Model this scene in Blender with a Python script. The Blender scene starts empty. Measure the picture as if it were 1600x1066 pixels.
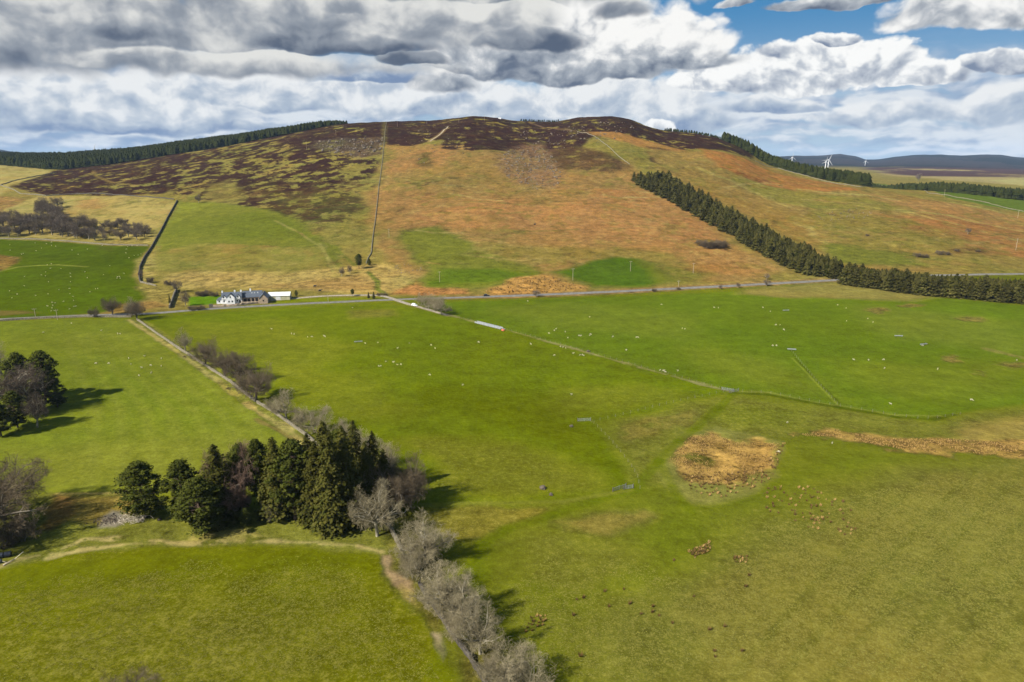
import bpy, math, random
import numpy as np
from math import radians, sin, cos, tan, atan, atan2, sqrt, pi

# ------------------------------------------------------------------ camera, light, exposure
sc = bpy.context.scene
col = sc.collection
CAM_H = 100.0
PITCH = radians(14.8)
FPX = 1070.0                       # focal length in pixels of the 1600 px wide photograph
cam_d = bpy.data.cameras.new('camera')
cam_d.sensor_width = 36.0
cam_d.lens = 36.0 * FPX / 1600.0
cam_d.clip_start = 0.5
cam_d.clip_end = 40000
cam = bpy.data.objects.new('camera', cam_d)
cam.location = (0, 0, CAM_H)
cam.rotation_euler = (radians(90) - PITCH, 0, 0)
col.objects.link(cam)
sc.camera = cam

SUN_EL = radians(39)
SUN_FROM = radians(-123)           # compass bearing of the sun measured from +Y towards +X
sun_dir = (sin(SUN_FROM) * cos(SUN_EL), cos(SUN_FROM) * cos(SUN_EL), sin(SUN_EL))
sd_ = bpy.data.lights.new('sun', 'SUN')
sd_.energy = 5.0
sd_.angle = radians(0.5)
sd_.color = (1.0, 0.955, 0.88)
sun = bpy.data.objects.new('sun', sd_)
import mathutils
sun.rotation_euler = mathutils.Vector(sun_dir).to_track_quat('Z', 'Y').to_euler()
sun.location = (-300, -100, 400)
col.objects.link(sun)
sc.view_settings.view_transform = 'Standard'
sc.view_settings.look = 'None'
sc.view_settings.gamma = 1.0
sc.view_settings.use_curve_mapping = False
EXPO = 1.2
sc.view_settings.exposure = EXPO
sc.cycles.max_bounces = 4
sc.cycles.diffuse_bounces = 2
sc.cycles.glossy_bounces = 1
sc.cycles.transmission_bounces = 2
sc.cycles.transparent_max_bounces = 6
sc.cycles.caustics_reflective = False
sc.cycles.caustics_refractive = False
BG = 0.1
GAIN = BG * 2 ** EXPO

def s2l(c):
    c = c / 255.0
    return c / 12.92 if c <= 0.04045 else ((c + 0.055) / 1.055) ** 2.4
def lin(r, g, b): return (s2l(r), s2l(g), s2l(b))
ALB = 3.1
def A(r, g, b):                      # real base colour whose sunlit look is about this sRGB
    return tuple(x / ALB for x in lin(r, g, b))

# pixel <-> direction of the photograph
CT, ST = cos(PITCH), sin(PITCH)
def px_dir(u, v):
    a = (u - 800) / FPX
    b = (533 - v) / FPX
    return (a, CT + b * ST, -ST + b * CT)
def px_ae(u, v):
    x, y, z = px_dir(u, v)
    r = sqrt(x * x + y * y + z * z)
    return atan2(x, y), math.asin(z / r)

# ------------------------------------------------------------------ node helper
class NT:
    def __init__(s, tree): s.t = tree; s.n = tree.nodes; s.l = tree.links
    def new(s, kind, **kw):
        n = s.n.new(kind)
        for k, v in kw.items(): setattr(n, k, v)
        return n
    def put(s, sock, v):
        if isinstance(v, bpy.types.NodeSocket): s.l.new(v, sock)
        elif isinstance(v, (tuple, list)):
            d = sock.default_value
            if len(d) == 4 and len(v) == 3: v = (*v, 1)
            sock.default_value = v
        else: sock.default_value = v
    def m(s, op, a, b=None, c=None, clamp=False):
        n = s.new('ShaderNodeMath', operation=op); n.use_clamp = clamp
        s.put(n.inputs[0], a)
        if b is not None: s.put(n.inputs[1], b)
        if c is not None: s.put(n.inputs[2], c)
        return n.outputs[0]
    def v(s, op, a, b=None):
        n = s.new('ShaderNodeVectorMath', operation=op)
        s.put(n.inputs[0], a)
        if b is not None:
            if op == 'SCALE': s.put(n.inputs[3], b)
            else: s.put(n.inputs[1], b)
        return n.outputs[0]
    def xyz(s, x, y, z=0.0):
        n = s.new('ShaderNodeCombineXYZ')
        s.put(n.inputs[0], x); s.put(n.inputs[1], y); s.put(n.inputs[2], z)
        return n.outputs[0]
    def sep(s, v):
        n = s.new('ShaderNodeSeparateXYZ'); s.put(n.inputs[0], v); return n.outputs
    def noise(s, vec, scale, detail=3.0, rough=0.55, dist=0.0, dim='3D'):
        n = s.new('ShaderNodeTexNoise', noise_dimensions=dim)
        s.put(n.inputs['Vector'], vec); n.inputs['Scale'].default_value = scale
        n.inputs['Detail'].default_value = detail; n.inputs['Roughness'].default_value = rough
        n.inputs['Distortion'].default_value = dist
        return n.outputs['Fac']
    def ss(s, x, a, b, lo=0.0, hi=1.0):
        n = s.new('ShaderNodeMapRange', interpolation_type='SMOOTHSTEP')
        s.put(n.inputs[0], x)
        for i, q in enumerate((a, b, lo, hi)): s.put(n.inputs[i + 1], q)
        return n.outputs[0]
    def lr(s, x, a, b, lo=0.0, hi=1.0):
        n = s.new('ShaderNodeMapRange'); n.clamp = True
        s.put(n.inputs[0], x)
        for i, q in enumerate((a, b, lo, hi)): s.put(n.inputs[i + 1], q)
        return n.outputs[0]
    def mix(s, f, a, b, mode='MIX'):
        n = s.new('ShaderNodeMix', data_type='RGBA', blend_type=mode)
        s.put(n.inputs[0], f); s.put(n.inputs[6], a); s.put(n.inputs[7], b)
        return n.outputs[2]

# ------------------------------------------------------------------ world: blue sky with cumulus at infinity
world = bpy.data.worlds.new('World')
sc.world = world
world.use_nodes = True
W = NT(world.node_tree)
W.n.clear()
def skc(r, g, b):
    return tuple(x / GAIN for x in lin(r, g, b))
def build_world():
    geo = W.new('ShaderNodeTexCoord').outputs['Generated']
    x, y, z = W.sep(W.v('NORMALIZE', geo))
    az = W.m('ARCTAN2', x, y)
    el = W.m('ARCSINE', z)
    nish = W.new('ShaderNodeTexSky', sky_type='NISHITA')
    nish.sun_disc = False
    nish.sun_elevation = SUN_EL
    nish.sun_rotation = SUN_FROM
    nish.air_density = 1.0; nish.dust_density = 0.6; nish.ozone_density = 1.5
    # clear air: the physical sky, tuned a little by height above the horizon
    grad = W.ss(el, 0.03, 0.20)
    clear = W.mix(grad, skc(166, 194, 218), skc(48, 130, 186))
    clear = W.mix(0.85, W.v('SCALE', nish.outputs[0], 0.4), clear)
    P = W.xyz(az, el)
    K = 1.0 / FPX
    # domain warp shared by the layers
    wn = W.new('ShaderNodeTexNoise', noise_dimensions='2D')
    W.put(wn.inputs['Vector'], W.v('MULTIPLY', P, (1.0, 1.2, 1)))
    wn.inputs['Scale'].default_value = 9.0; wn.inputs['Detail'].default_value = 4.0
    warp = W.v('SCALE', W.v('SUBTRACT', wn.outputs['Color'], (0.5, 0.5, 0.5)), 0.035)
    Pw = W.v('ADD', P, warp)
    def relief(vec, sc_, stretch, detail, rough, d, seed):
        q = W.v('ADD', W.v('MULTIPLY', vec, (1.0, stretch, 1)), (seed, seed * .37, 0))
        n1 = W.noise(q, sc_, detail, rough, 0.0, '2D')
        a1 = W.noise(q, sc_, 2.6, 0.5, 0.0, '2D')
        n2 = W.noise(W.v('ADD', q, (-d, d * 1.6, 0)), sc_, 2.6, 0.5, 0.0, '2D')
        return n1, W.m('SUBTRACT', a1, n2)
    def billow(vec, sc_, stretch, d, seed, detail=3.0, rough=0.5):
        q = W.v('ADD', W.v('MULTIPLY', vec, (1.0, stretch, 1)), (seed, seed * .37, 0))
        r = []
        for off in ((0, 0, 0), (-d, d * 1.7, 0)):
            vo = W.new('ShaderNodeTexVoronoi', voronoi_dimensions='2D', feature='SMOOTH_F1')
            W.put(vo.inputs['Vector'], W.v('ADD', q, off) if off[0] else q)
            vo.inputs['Scale'].default_value = sc_
            vo.inputs['Detail'].default_value = detail if not off[0] else min(detail, 2.0)
            vo.inputs['Roughness'].default_value = rough
            vo.inputs['Smoothness'].default_value = 0.35
            vo.inputs['Randomness'].default_value = 1.0
            vo.normalize = True
            r.append(W.m('SUBTRACT', 1.0, vo.outputs['Distance']))
        return r[0], W.m('SUBTRACT', r[0], r[1])
    cur = clear
    # thin, streaky far banks of cloud in bands towards the horizon
    bands = W.noise(W.v('ADD', W.v('MULTIPLY', Pw, (2.6, 26.0, 1)), (3.1, 7.3, 0)), 1.15, 7.0, 0.56, 0.1, '2D')
    puff, prel = relief(Pw, 20.0, 2.4, 6.0, 0.5, 0.012, 5.0)
    bm = W.m('ADD', bands, W.m('MULTIPLY', W.m('SUBTRACT', puff, 0.5), 0.35))
    west = W.ss(az, -0.15, 0.28, 0.12, 0.0)
    bmask = W.ss(W.m('ADD', bm, west), 0.36, 0.58)
    low = W.ss(el, 0.13, 0.075)
    bmask = W.m('MULTIPLY', bmask, W.ss(el, 0.15, 0.085))
    blit = W.ss(W.m('ADD', W.m('MULTIPLY', prel, 0.7), W.m('ADD', bands, W.m('MULTIPLY', puff, .4))), 0.45, 0.95)
    bcol = W.mix(blit, skc(134, 158, 190), skc(224, 229, 234))
    cur = W.mix(W.m('MULTIPLY', bmask, 0.93), cur, bcol)
    # elsewhere (outside the photographed part) broken cloud
    def layer(cur, blobs, nscale, nst, namp, edge, dark, mid, light, seed, relk=3.0, flat=2.0, soft=0.16, ns2=None):
        n1, rel = billow(Pw, nscale, nst, 0.18 / nscale, seed)
        fine = W.noise(W.v('MULTIPLY', Pw, (1, nst, 1)), nscale * 1.1, 8.0, 0.6, 0.0, '2D')
        rel2 = W.m('SUBTRACT', fine, 0.5)
        n1 = W.m('ADD', n1, -0.12)
        px_, py_, _ = W.sep(Pw)
        best = None; sh = None
        for (u, v, ru, rv, w, tone) in blobs:
            a0, e0 = px_ae(u, v)
            dx = W.m('MULTIPLY', W.m('SUBTRACT', px_, a0), 1.0 / (ru * K))
            dyr = W.m('MULTIPLY', W.m('SUBTRACT', py_, e0), 1.0 / (rv * K))
            dy = W.m('MINIMUM', W.m('MULTIPLY', dyr, 1.0), 9)
            dyb = W.m('MAXIMUM', dyr, W.m('MULTIPLY', dyr, flat))       # top
            dyd = W.m('MINIMUM', W.m('MULTIPLY', dyr, flat), dyr)       # flatter base
            d2 = W.m('ADD', W.m('MULTIPLY', dx, dx), W.m('MULTIPLY', dyd, dyd))
            f = W.m('MULTIPLY', W.m('SUBTRACT', 1.0, d2), w)
            f = W.m('MAXIMUM', f, -1.2)
            t = W.m('ADD', W.m('MULTIPLY', dyr, 0.5), 0.5 + tone)
            if best is None: best, sh = f, t
            else:
                k = W.ss(W.m('SUBTRACT', f, best), -0.15, 0.15)
                sh = W.m('ADD', W.m('MULTIPLY', sh, W.m('SUBTRACT', 1.0, k)), W.m('MULTIPLY', t, k))
                best = W.m('SMOOTH_MAX', best, f, 0.15)
        D = W.m('ADD', best, W.m('ADD', W.m('MULTIPLY', W.m('SUBTRACT', n1, 0.5), namp), W.m('MULTIPLY', W.m('SUBTRACT', fine, 0.5), namp * 0.35)))
        mask = W.ss(D, edge - soft * .5, edge + soft)
        lit = W.m('ADD', sh, W.m('ADD', W.m('MULTIPLY', rel, relk * 0.22), W.m('MULTIPLY', rel2, relk * 0.24)))
        lit = W.m('ADD', lit, W.m('MULTIPLY', W.m('SUBTRACT', n1, 0.45), 0.35))
        thin = W.ss(D, edge + 0.45, edge - 0.02)
        lit = W.m('ADD', lit, W.m('MULTIPLY', thin, 0.20))
        c = W.mix(W.ss(lit, -0.1, 0.55), dark, mid)
        c = W.mix(W.ss(lit, 0.40, 1.0), c, light)
        return W.mix(mask, cur, c)
    WH = skc(243, 243, 242); MG = skc(186, 192, 200); BGY = skc(112, 128, 150)
    # far bright cumulus on the right and left
    cur = layer(cur, [(30, 165, 150, 60, 1, .1), (190, 170, 190, 50, 1, .1), (430, 150, 260, 45, 1, .12), (700, 165, 160, 45, 1, .1),
                      (930, 165, 170, 42, 1, .15), (1590, 170, 60, 34, 1, .1), (1400, 180, 150, 20, .8, .05), (1200, 172, 90, 14, .8, -.1), (180, 198, 240, 16, .5, -.4), (60, 128, 90, 22, .7, -.35),
                      (560, 128, 170, 20, .8, -.4), (820, 190, 120, 18, .8, -.2), (1080, 190, 80, 22, .9, -.15), (250, 165, 80, 20, .8, .3), (520, 160, 90, 20, .8, .25)],
                20.0, 1.45, 1.7, 0.12, skc(120, 142, 176), skc(178, 191, 206), skc(236, 238, 239), 11.0, 5.0, 2.0, .34)
    cur = layer(cur, [(1110, 138, 60, 22, 1, .2), (1200, 128, 120, 42, 1, .1), (1260, 98, 60, 30, .9, .1), (1350, 105, 70, 40, 1, .15), (1440, 122, 55, 20, 1, .0),
                      (1590, 102, 70, 18, .8, -.3), (1315, 60, 34, 13, .7, -.2), (1235, 88, 50, 18, .7, -.2), (1028, 199, 26, 9, .75, .15)],
                30.0, 1.25, 1.4, 0.1, skc(124, 138, 162), skc(190, 197, 206), skc(252, 252, 250), 23.0, 6.0, 2.0, .2)
    # middle bank
    cur = layer(cur, [(840, 62, 210, 85, 1, .12), (1000, 75, 135, 58, 1, .22), (1060, 100, 95, 30, 1, -.05), (900, 118, 170, 26, .9, -.3), (760, 100, 120, 36, .9, -.2), (690, 135, 60, 26, .5, -.2), 
                      (1290, 4, 90, 13, .9, -.3), (1150, 0, 30, 8, .7, -.1), (1520, 20, 105, 42, 1, .05), (1600, 15, 100, 44, 1, .08)],
                20.0, 1.3, 1.4, 0.14, skc(98, 110, 130), skc(170, 177, 185), skc(250, 249, 246), 41.0, 5.4, 2.0, .28)
    # near dark-bellied overcast, upper left
    cur = layer(cur, [(80, 30, 340, 62, 1.0, .02), (400, 40, 300, 66, 1, .05), (60, 5, 90, 20, .9, -.2), (190, 50, 120, 30, 1.0, -.42), (500, 68, 170, 30, 1.1, -.42), (640, 96, 50, 16, .8, -.3), (300, 20, 110, 26, .9, .25),
                      (640, 30, 170, 55, 1, .12), (560, 14, 120, 20, .8, -.1), (830, 64, 90, 24, 1.0, -.35), (760, 22, 110, 40, .9, .3), (600, -30, 500, 50, 1.2, .2), (300, 98, 330, 24, .7, .1), (-350, 20, 400, 80, 1, -.1), (975, 12, 50, 16, .7, -.2)],
                12.0, 1.35, 1.8, 0.1, skc(84, 96, 116), skc(150, 157, 166), skc(226, 226, 222), 57.0, 5.0, 1.6, .6)
    # rest of the dome, behind and above the camera
    far = W.noise(W.v('SCALE', geo, 3.0), 1.6, 6.0, 0.55)
    fm = W.ss(far, 0.45, 0.6)
    cover = W.mix(fm, clear, skc(190, 195, 202))
    out = W.ss(W.m('ABSOLUTE', az), 0.85, 1.15)
    out = W.m('MAXIMUM', out, W.ss(el, 0.38, 0.55))
    cur = W.mix(out, cur, cover)
    below = W.ss(el, -0.01, -0.08)
    cur = W.mix(below, cur, skc(120, 120, 90))
    bg = W.new('ShaderNodeBackground')
    W.put(bg.inputs[0], cur); bg.inputs[1].default_value = BG
    o = W.new('ShaderNodeOutputWorld')
    W.l.new(bg.outputs[0], o.inputs[0])
build_world()
world.cycles.sampling_method = 'MANUAL'
world.cycles.sample_map_resolution = 512

# ------------------------------------------------------------------ noise in numpy
def hsh(ix, iy, seed):
    h = (ix * 374761393 + iy * 668265263 + seed * 144269504) & 0xffffffff
    h = ((h ^ (h >> 13)) * 1274126177) & 0xffffffff
    h = h ^ (h >> 16)
    return (h & 0xffffff).astype(np.float32) / np.float32(16777216.0)
def vn(x, y, seed=0):
    fx = np.floor(x); fy = np.floor(y)
    ix = fx.astype(np.int64); iy = fy.astype(np.int64)
    tx = (x - fx).astype(np.float32); ty = (y - fy).astype(np.float32)
    tx = tx * tx * (3 - 2 * tx); ty = ty * ty * (3 - 2 * ty)
    a = hsh(ix, iy, seed); b = hsh(ix + 1, iy, seed); c = hsh(ix, iy + 1, seed); d = hsh(ix + 1, iy + 1, seed)
    return (a + (b - a) * tx) * (1 - ty) + (c + (d - c) * tx) * ty
def fbm(x, y, scale, octv=4, seed=0, gain=0.5):
    x = np.asarray(x, dtype=np.float64) / scale; y = np.asarray(y, dtype=np.float64) / scale
    s = 0; a = 1; tot = 0
    for i in range(octv):
        s = s + a * vn(x * 0.8 - y * 0.6 + 17.3 * i, x * 0.6 + y * 0.8 + 9.1 * i, seed + i * 7)
        tot += a; a *= gain; x = x * 2.03; y = y * 2.03
    return s / tot - 0.5
def sst(x, a, b):
    t = np.clip((x - a) / (b - a), 0, 1)
    return t * t * (3 - 2 * t)

# ------------------------------------------------------------------ terrain height
def v2z(Y, v): return CAM_H + Y * np.tan(np.arctan((533 - v) / FPX) - PITCH)
#  u      Y foot Y crest v crest  slope after, for metres
RT = np.array([
 (-900,   470, 1450, 305,  .045, 500),
 (-400,   470, 1450, 300,  .050, 500),
 (-100,   470, 1450, 272,  .055, 450),
 (0,      470, 1450, 266,  .055, 450),
 (60,     470, 1450, 267,  .055, 420),
 (100,    470, 1450, 266,  .055, 400),
 (180,    475, 1470, 257,  .050, 380),
 (260,    480, 1500, 244,  .050, 320),
 (350,    490, 1520, 230,  .055, 260),
 (450,    500, 1560, 211,  .045, 200),
 (520,    505, 1590, 196,  .01, 100),
 (545,    505, 1600, 193,  .0, 60),
 (610,    510, 1600, 190, -.05, 60),
 (680,    510, 1580, 188, -.05, 60),
 (715,    510, 1560, 184, -.05, 60),
 (742,    510, 1560, 181, -.05, 60),
 (775,    510, 1560, 184, -.05, 60),
 (805,    510, 1600, 189, -.05, 60),
 (868,    510, 1600, 191, -.05, 60),
 (900,    510, 1560, 184, -.05, 60),
 (955,    510, 1540, 182, -.05, 60),
 (982,    510, 1520, 186, -.05, 60),
 (1010,   510, 1500, 198, -.05, 60),
 (1035,   510, 1480, 204, -.05, 60),
 (1080,   512, 1440, 208, -.05, 60),
 (1120,   515, 1400, 216, -.05, 60),
 (1160,   520, 1350, 233, -.04, 60),
 (1200,   520, 1300, 258, -.03, 60),
 (1250,   525, 1220, 272, -.03, 60),
 (1300,   525, 1150, 283, -.03, 60),
 (1360,   530, 1080, 292, -.03, 60),
 (1450,   530, 1010, 309,  .035, 160),
 (1600,   530, 950,  333,  .055, 160),
 (1800,   530, 920,  345,  .055, 160),
 (2600,   530, 920,  350,  .055, 160)], dtype=np.float64)
FH = np.array([(-900, 236), (-100, 232), (0, 234), (60, 243), (300, 250), (1150, 250), (1200, 246), (1240, 243.5), (1285, 243), (1312, 241), (1335, 244), (1352, 249),
               (1372, 249), (1400, 245), (1430, 242.5), (1470, 241.5), (1500, 243.5), (1530, 241.5), (1560, 242), (1590, 246), (1640, 247), (1800, 244), (2600, 246)], dtype=np.float64)
PL = np.array([(-900, 90), (300, 90), (600, 60), (1200, 34), (1600, 34), (2600, 34)], dtype=np.float64)
UG = np.arange(-1400, 3100, 4.0)
def _gs(a, sig):
    k = np.arange(-int(3 * sig / 4) - 1, int(3 * sig / 4) + 2); w = np.exp(-.5 * (k * 4 / sig) ** 2); w /= w.sum()
    return np.convolve(np.pad(a, len(k) // 2, mode='edge'), w, mode='valid')
_tab = {k: _gs(np.interp(UG, RT[:, 0], RT[:, k]), 7 if k == 3 else 30) for k in (1, 2, 3, 4, 5)}
_tab[6] = _gs(np.interp(UG, RT[:, 0], RT[:, 3]), 60)
def ci(u, k):
    return np.interp(u, UG, _tab[k])
def height(x, y):
    x = np.asarray(x, dtype=np.float64); y = np.asarray(y, dtype=np.float64)
    Y = np.maximum(y, 60.0)
    s = np.clip(x / Y, -1.6, 1.6)
    u = 800 + FPX / CT * s
    # smooth the column table a little
    Y0 = ci(u, 1); Yr = ci(u, 2)
    vr = ci(u, 3); vrs = ci(u, 6)
    sp = ci(u, 4); L = ci(u, 5)
    zr = v2z(Yr, vr)
    t = (Y - Y0) / (Yr - Y0)
    tc = np.clip(t, 0, 1)
    S = 0.30 * tc + 0.16 * tc * tc + 0.54 * tc * tc * (3 - 2 * tc)
    zrs = v2z(Yr, vrs)
    bl = sst(tc, .45, 1.0)
    z_pre = (zrs * (1 - bl) + zr * bl) * S
    dY = np.maximum(Y - Yr, 0)
    z_post = zr + sp * np.minimum(dY, L) - 0.11 * np.maximum(dY - L, 0)
    P = np.interp(u, PL[:, 0], PL[:, 1]) + 18 * sst(Y, 1500, 5000)
    z_post = np.where(dY > L, np.maximum(z_post, np.minimum(P, zr + sp * L)), z_post)
    z = np.where(t <= 1, z_pre, z_post)
    hillm = sst(t, 0.02, 0.4)
    # far range
    vf = np.interp(u, FH[:, 0], FH[:, 1])
    zf = v2z(8200.0, vf + 1.5 * fbm(u * 1.0, Y * 0, 16, 3, 91)) 
    w = sst(Y, 4300, 8200) * (1 - 0.3 * sst(Y, 8200, 14000))
    z = z * (1 - w) + (zf + 25 * fbm(x, y, 900, 4, 5) * w * (1 - sst(Y, 7200, 8200))) * w
    near = 1 - sst(Y, 380, 520)
    z = z + near * (3.0 * fbm(x, y, 130, 3, 3) + 0.5 * fbm(x, y, 28, 2, 8)) + (0.22 * fbm(x, y, 7, 2, 13)) * (1 - sst(Y, 300, 420))
    hm2 = hillm * (1 - sst(Y, 1700, 2400))
    hr = .45 + .55 * sst(u, 230, 480)
    z = z + hm2 * (10.0 * hr * fbm(x, y, 210, 3, 21) * (1 - sst(t, .8, 1.0)) + 4.5 * fbm(x, y, 60, 3, 31) * hr * (1 - .6 * sst(t, .85, 1.)) + 1.8 * fbm(x, y, 14, 3, 41) * sst(t, .2, .6))
    # crags under the two tops and the boulder field
    cr = np.exp(-((u - 900) / 130) ** 2) * np.exp(-((t - .82) / .14) ** 2) + .8 * np.exp(-((u - 540) / 60) ** 2) * np.exp(-((t - .8) / .06) ** 2)
    z = z + cr * 9 * np.abs(fbm(x, y, 26, 3, 61))
    return z

def proj(x, y, z):
    f = y * CT + (CAM_H - z) * ST
    return 800 + FPX * x / f, 533 + FPX * ((CAM_H - z) * CT - y * ST) / f
TS = np.concatenate([np.linspace(60, 600, 1100), np.linspace(601, 2000, 1400), np.geomspace(2003, 14000, 500)])
def W3(u, v, miss=2300.0):
    dx, dy, dz = px_dir(u, v)
    k = TS / dy
    xs = dx * k; ys = TS; zs = CAM_H + dz * k
    h = height(xs, ys)
    below = np.nonzero(zs <= h)[0]
    if len(below) == 0:
        return np.array([dx / dy * miss, miss, float(height(dx / dy * miss, miss))])
    i = below[0]
    if i == 0: Yh = TS[0]
    else:
        a = zs[i - 1] - h[i - 1]; b = h[i] - zs[i]
        Yh = TS[i - 1] + (TS[i] - TS[i - 1]) * a / max(a + b, 1e-9)
    x = dx / dy * Yh
    return np.array([x, Yh, float(height(x, Yh))])
def Wp(pts, miss=2300.0): return np.array([W3(u, v, miss) for u, v in pts])
def ztop(Y, v): return float(v2z(Y, v))

# ------------------------------------------------------------------ mesh helpers
def mesh_np(name, V, F, mats, midx=None, smooth=False):
    me = bpy.data.meshes.new(name)
    V = np.asarray(V, dtype=np.float32).reshape(-1, 3)
    me.vertices.add(len(V)); me.vertices.foreach_set('co', V.ravel())
    F = np.asarray(F, dtype=np.int32); k = F.shape[1]; n = len(F)
    me.loops.add(n * k); me.loops.foreach_set('vertex_index', F.ravel())
    me.polygons.add(n)
    me.polygons.foreach_set('loop_start', np.arange(0, n * k, k, dtype=np.int32))
    for m in (mats if isinstance(mats, (list, tuple)) else [mats]): me.materials.append(m)
    if midx is not None: me.polygons.foreach_set('material_index', np.asarray(midx, dtype=np.int32))
    me.polygons.foreach_set('use_smooth', np.full(n, smooth, dtype=bool))
    me.update(calc_edges=True)
    return me
class MB:
    """collects simple solids and builds one mesh"""
    def __init__(s): s.v = []; s.f = []; s.m = []
    def add(s, V, F, m=0):
        b = len(s.v); s.v += [tuple(map(float, p)) for p in V]
        s.f += [tuple(b + i for i in f) for f in F]; s.m += [m] * len(F)
    def box(s, x0, x1, y0, y1, z0, z1, m=0):
        V = [(x0, y0, z0), (x1, y0, z0), (x1, y1, z0), (x0, y1, z0), (x0, y0, z1), (x1, y0, z1), (x1, y1, z1), (x0, y1, z1)]
        s.add(V, [(3, 2, 1, 0), (4, 5, 6, 7), (0, 1, 5, 4), (1, 2, 6, 5), (2, 3, 7, 6), (3, 0, 4, 7)], m)
    def tube(s, p, q, r0, r1, n=6, m=0, cap=True):
        p = np.array(p, float); q = np.array(q, float); d = q - p; L = np.linalg.norm(d) + 1e-9; d /= L
        a = np.cross(d, (0, 0, 1) if abs(d[2]) < .9 else (1, 0, 0)); a /= np.linalg.norm(a); b = np.cross(d, a)
        V = []
        for k in range(n):
            c, s_ = cos(2 * pi * k / n), sin(2 * pi * k / n)
            V.append(p + r0 * (c * a + s_ * b))
        for k in range(n):
            c, s_ = cos(2 * pi * k / n), sin(2 * pi * k / n)
            V.append(q + r1 * (c * a + s_ * b))
        F = [(k, (k + 1) % n, n + (k + 1) % n, n + k) for k in range(n)]
        if cap: F += [tuple(range(n - 1, -1, -1)), tuple(range(n, 2 * n))]
        s.add(V, F, m)
    def ell(s, c, r, n=8, k=6, m=0, jit=0, rng=None):
        V = [(c[0], c[1], c[2] - r[2])]
        for i in range(1, k):
            ph = -pi / 2 + pi * i / k
            for j in range(n):
                q = 1 + (rng.uniform(-jit, jit) if rng else 0)
                V.append((c[0] + r[0] * cos(ph) * cos(2 * pi * j / n) * q, c[1] + r[1] * cos(ph) * sin(2 * pi * j / n) * q, c[2] + r[2] * sin(ph) * q))
        V.append((c[0], c[1], c[2] + r[2]))
        F = [(0, 1 + (j + 1) % n, 1 + j) for j in range(n)]
        for i in range(k - 2):
            for j in range(n):
                a = 1 + i * n + j; b = 1 + i * n + (j + 1) % n
                F.append((a, b, b + n, a + n))
        t = len(V) - 1; o = 1 + (k - 2) * n
        F += [(o + j, o + (j + 1) % n, t) for j in range(n)]
        s.add(V, F, m)
    def mesh(s, name, mats, smooth=False):
        me = bpy.data.meshes.new(name)
        me.from_pydata(s.v, [], s.f)
        for m in (mats if isinstance(mats, (list, tuple)) else [mats]): me.materials.append(m)
        me.polygons.foreach_set('material_index', s.m)
        me.polygons.foreach_set('use_smooth', [smooth] * len(s.f))
        me.update()
        return me
def link(name, data, parent=None, loc=(0, 0, 0), rz=0.0, sc_=None):
    o = bpy.data.objects.new(name, data); col.objects.link(o)
    o.parent = parent; o.location = [float(c) for c in loc]; o.rotation_euler = (0, 0, float(rz))
    if sc_ is not None: o.scale = [float(c) for c in (sc_ if isinstance(sc_, (tuple, list)) else (sc_,) * 3)]
    return o
def tag(o, label=None, cat=None, group=None, kind=None):
    if label: o['label'] = label
    if cat: o['category'] = cat
    if group: o['group'] = group
    if kind: o['kind'] = kind
    return o
def structure(o, label=None):
    o['kind'] = 'structure'
    if label: o['label'] = label
    return o

# ------------------------------------------------------------------ materials
def principled(name, rough=0.9, spec=0.2):
    m = bpy.data.materials.new(name); m.use_nodes = True
    t = NT(m.node_tree)
    b = t.n['Principled BSDF']
    b.inputs['Roughness'].default_value = rough
    b.inputs['Specular IOR Level'].default_value = spec
    return m, t, b
def mat_noise(name, c1, c2, scale=1.0, rough=0.9, spec=0.15, detail=3, bump=0.0, rnd=0.0, lo=.35, hi=.65, coord='Object', bscale=None):
    m, t, b = principled(name, rough, spec)
    co = t.new('ShaderNodeTexCoord').outputs[coord]
    n = t.noise(co, scale, detail)
    c = t.mix(t.ss(n, lo, hi), c1, c2)
    if rnd:
        oi = t.new('ShaderNodeObjectInfo').outputs['Random']
        f = t.lr(oi, 0, 1, 1 - rnd, 1 + rnd)
        c = t.v('SCALE', c, f)
    t.put(b.inputs['Base Color'], c)
    if bump:
        bn = t.new('ShaderNodeBump'); bn.inputs['Strength'].default_value = bump; bn.inputs['Distance'].default_value = 0.1
        t.put(bn.inputs['Height'], t.noise(co, bscale or scale * 3, 3)); t.put(b.inputs['Normal'], bn.outputs[0])
    return m
def mat_leaf(name, c1, c2, c3, rnd=.18, scale=.5):
    m, t, b = principled(name, 0.9, 0.0)
    g = t.new('ShaderNodeNewGeometry')
    oi = t.new('ShaderNodeObjectInfo').outputs['Random']
    co = t.new('ShaderNodeTexCoord').outputs['Object']
    isl = g.outputs['Random Per Island']
    c = t.mix(t.ss(t.noise(co, scale, 2), .35, .65), c1, c2)
    c = t.mix(t.m('MULTIPLY', isl, .55), c, c3)
    c = t.v('SCALE', c, t.lr(oi, 0, 1, 1 - rnd, 1 + rnd))
    t.put(b.inputs['Base Color'], c)
    return m
M = {}
M['pine'] = mat_leaf('pine_needles', (.028, .036, .006), (.042, .048, .008), (.066, .066, .012))
M['spruce'] = mat_leaf('spruce_needles', (.026, .030, .006), (.040, .040, .008), (.066, .056, .012))
M['spruce_far'] = mat_leaf('far_spruce_needles', (.016, .019, .003), (.032, .032, .006), (.105, .088, .026), .4, .3)
M['forest'] = mat_leaf('forest_needles', (.012, .016, .004), (.018, .022, .005), (.028, .030, .007), .0, .03)
M['bark'] = mat_noise('pine_bark', (.06, .042, .03), (.12, .08, .055), 1.2, .95, .1, bump=.4)
M['ashbark'] = mat_noise('grey_bark', (.15, .13, .088), (.28, .25, .18), .9, .95, .1, bump=.4)
M['twig_pale'] = mat_noise('pale_twigs', (.145, .120, .068), (.22, .185, .11), .35, .95, .05, rnd=.12)
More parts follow.
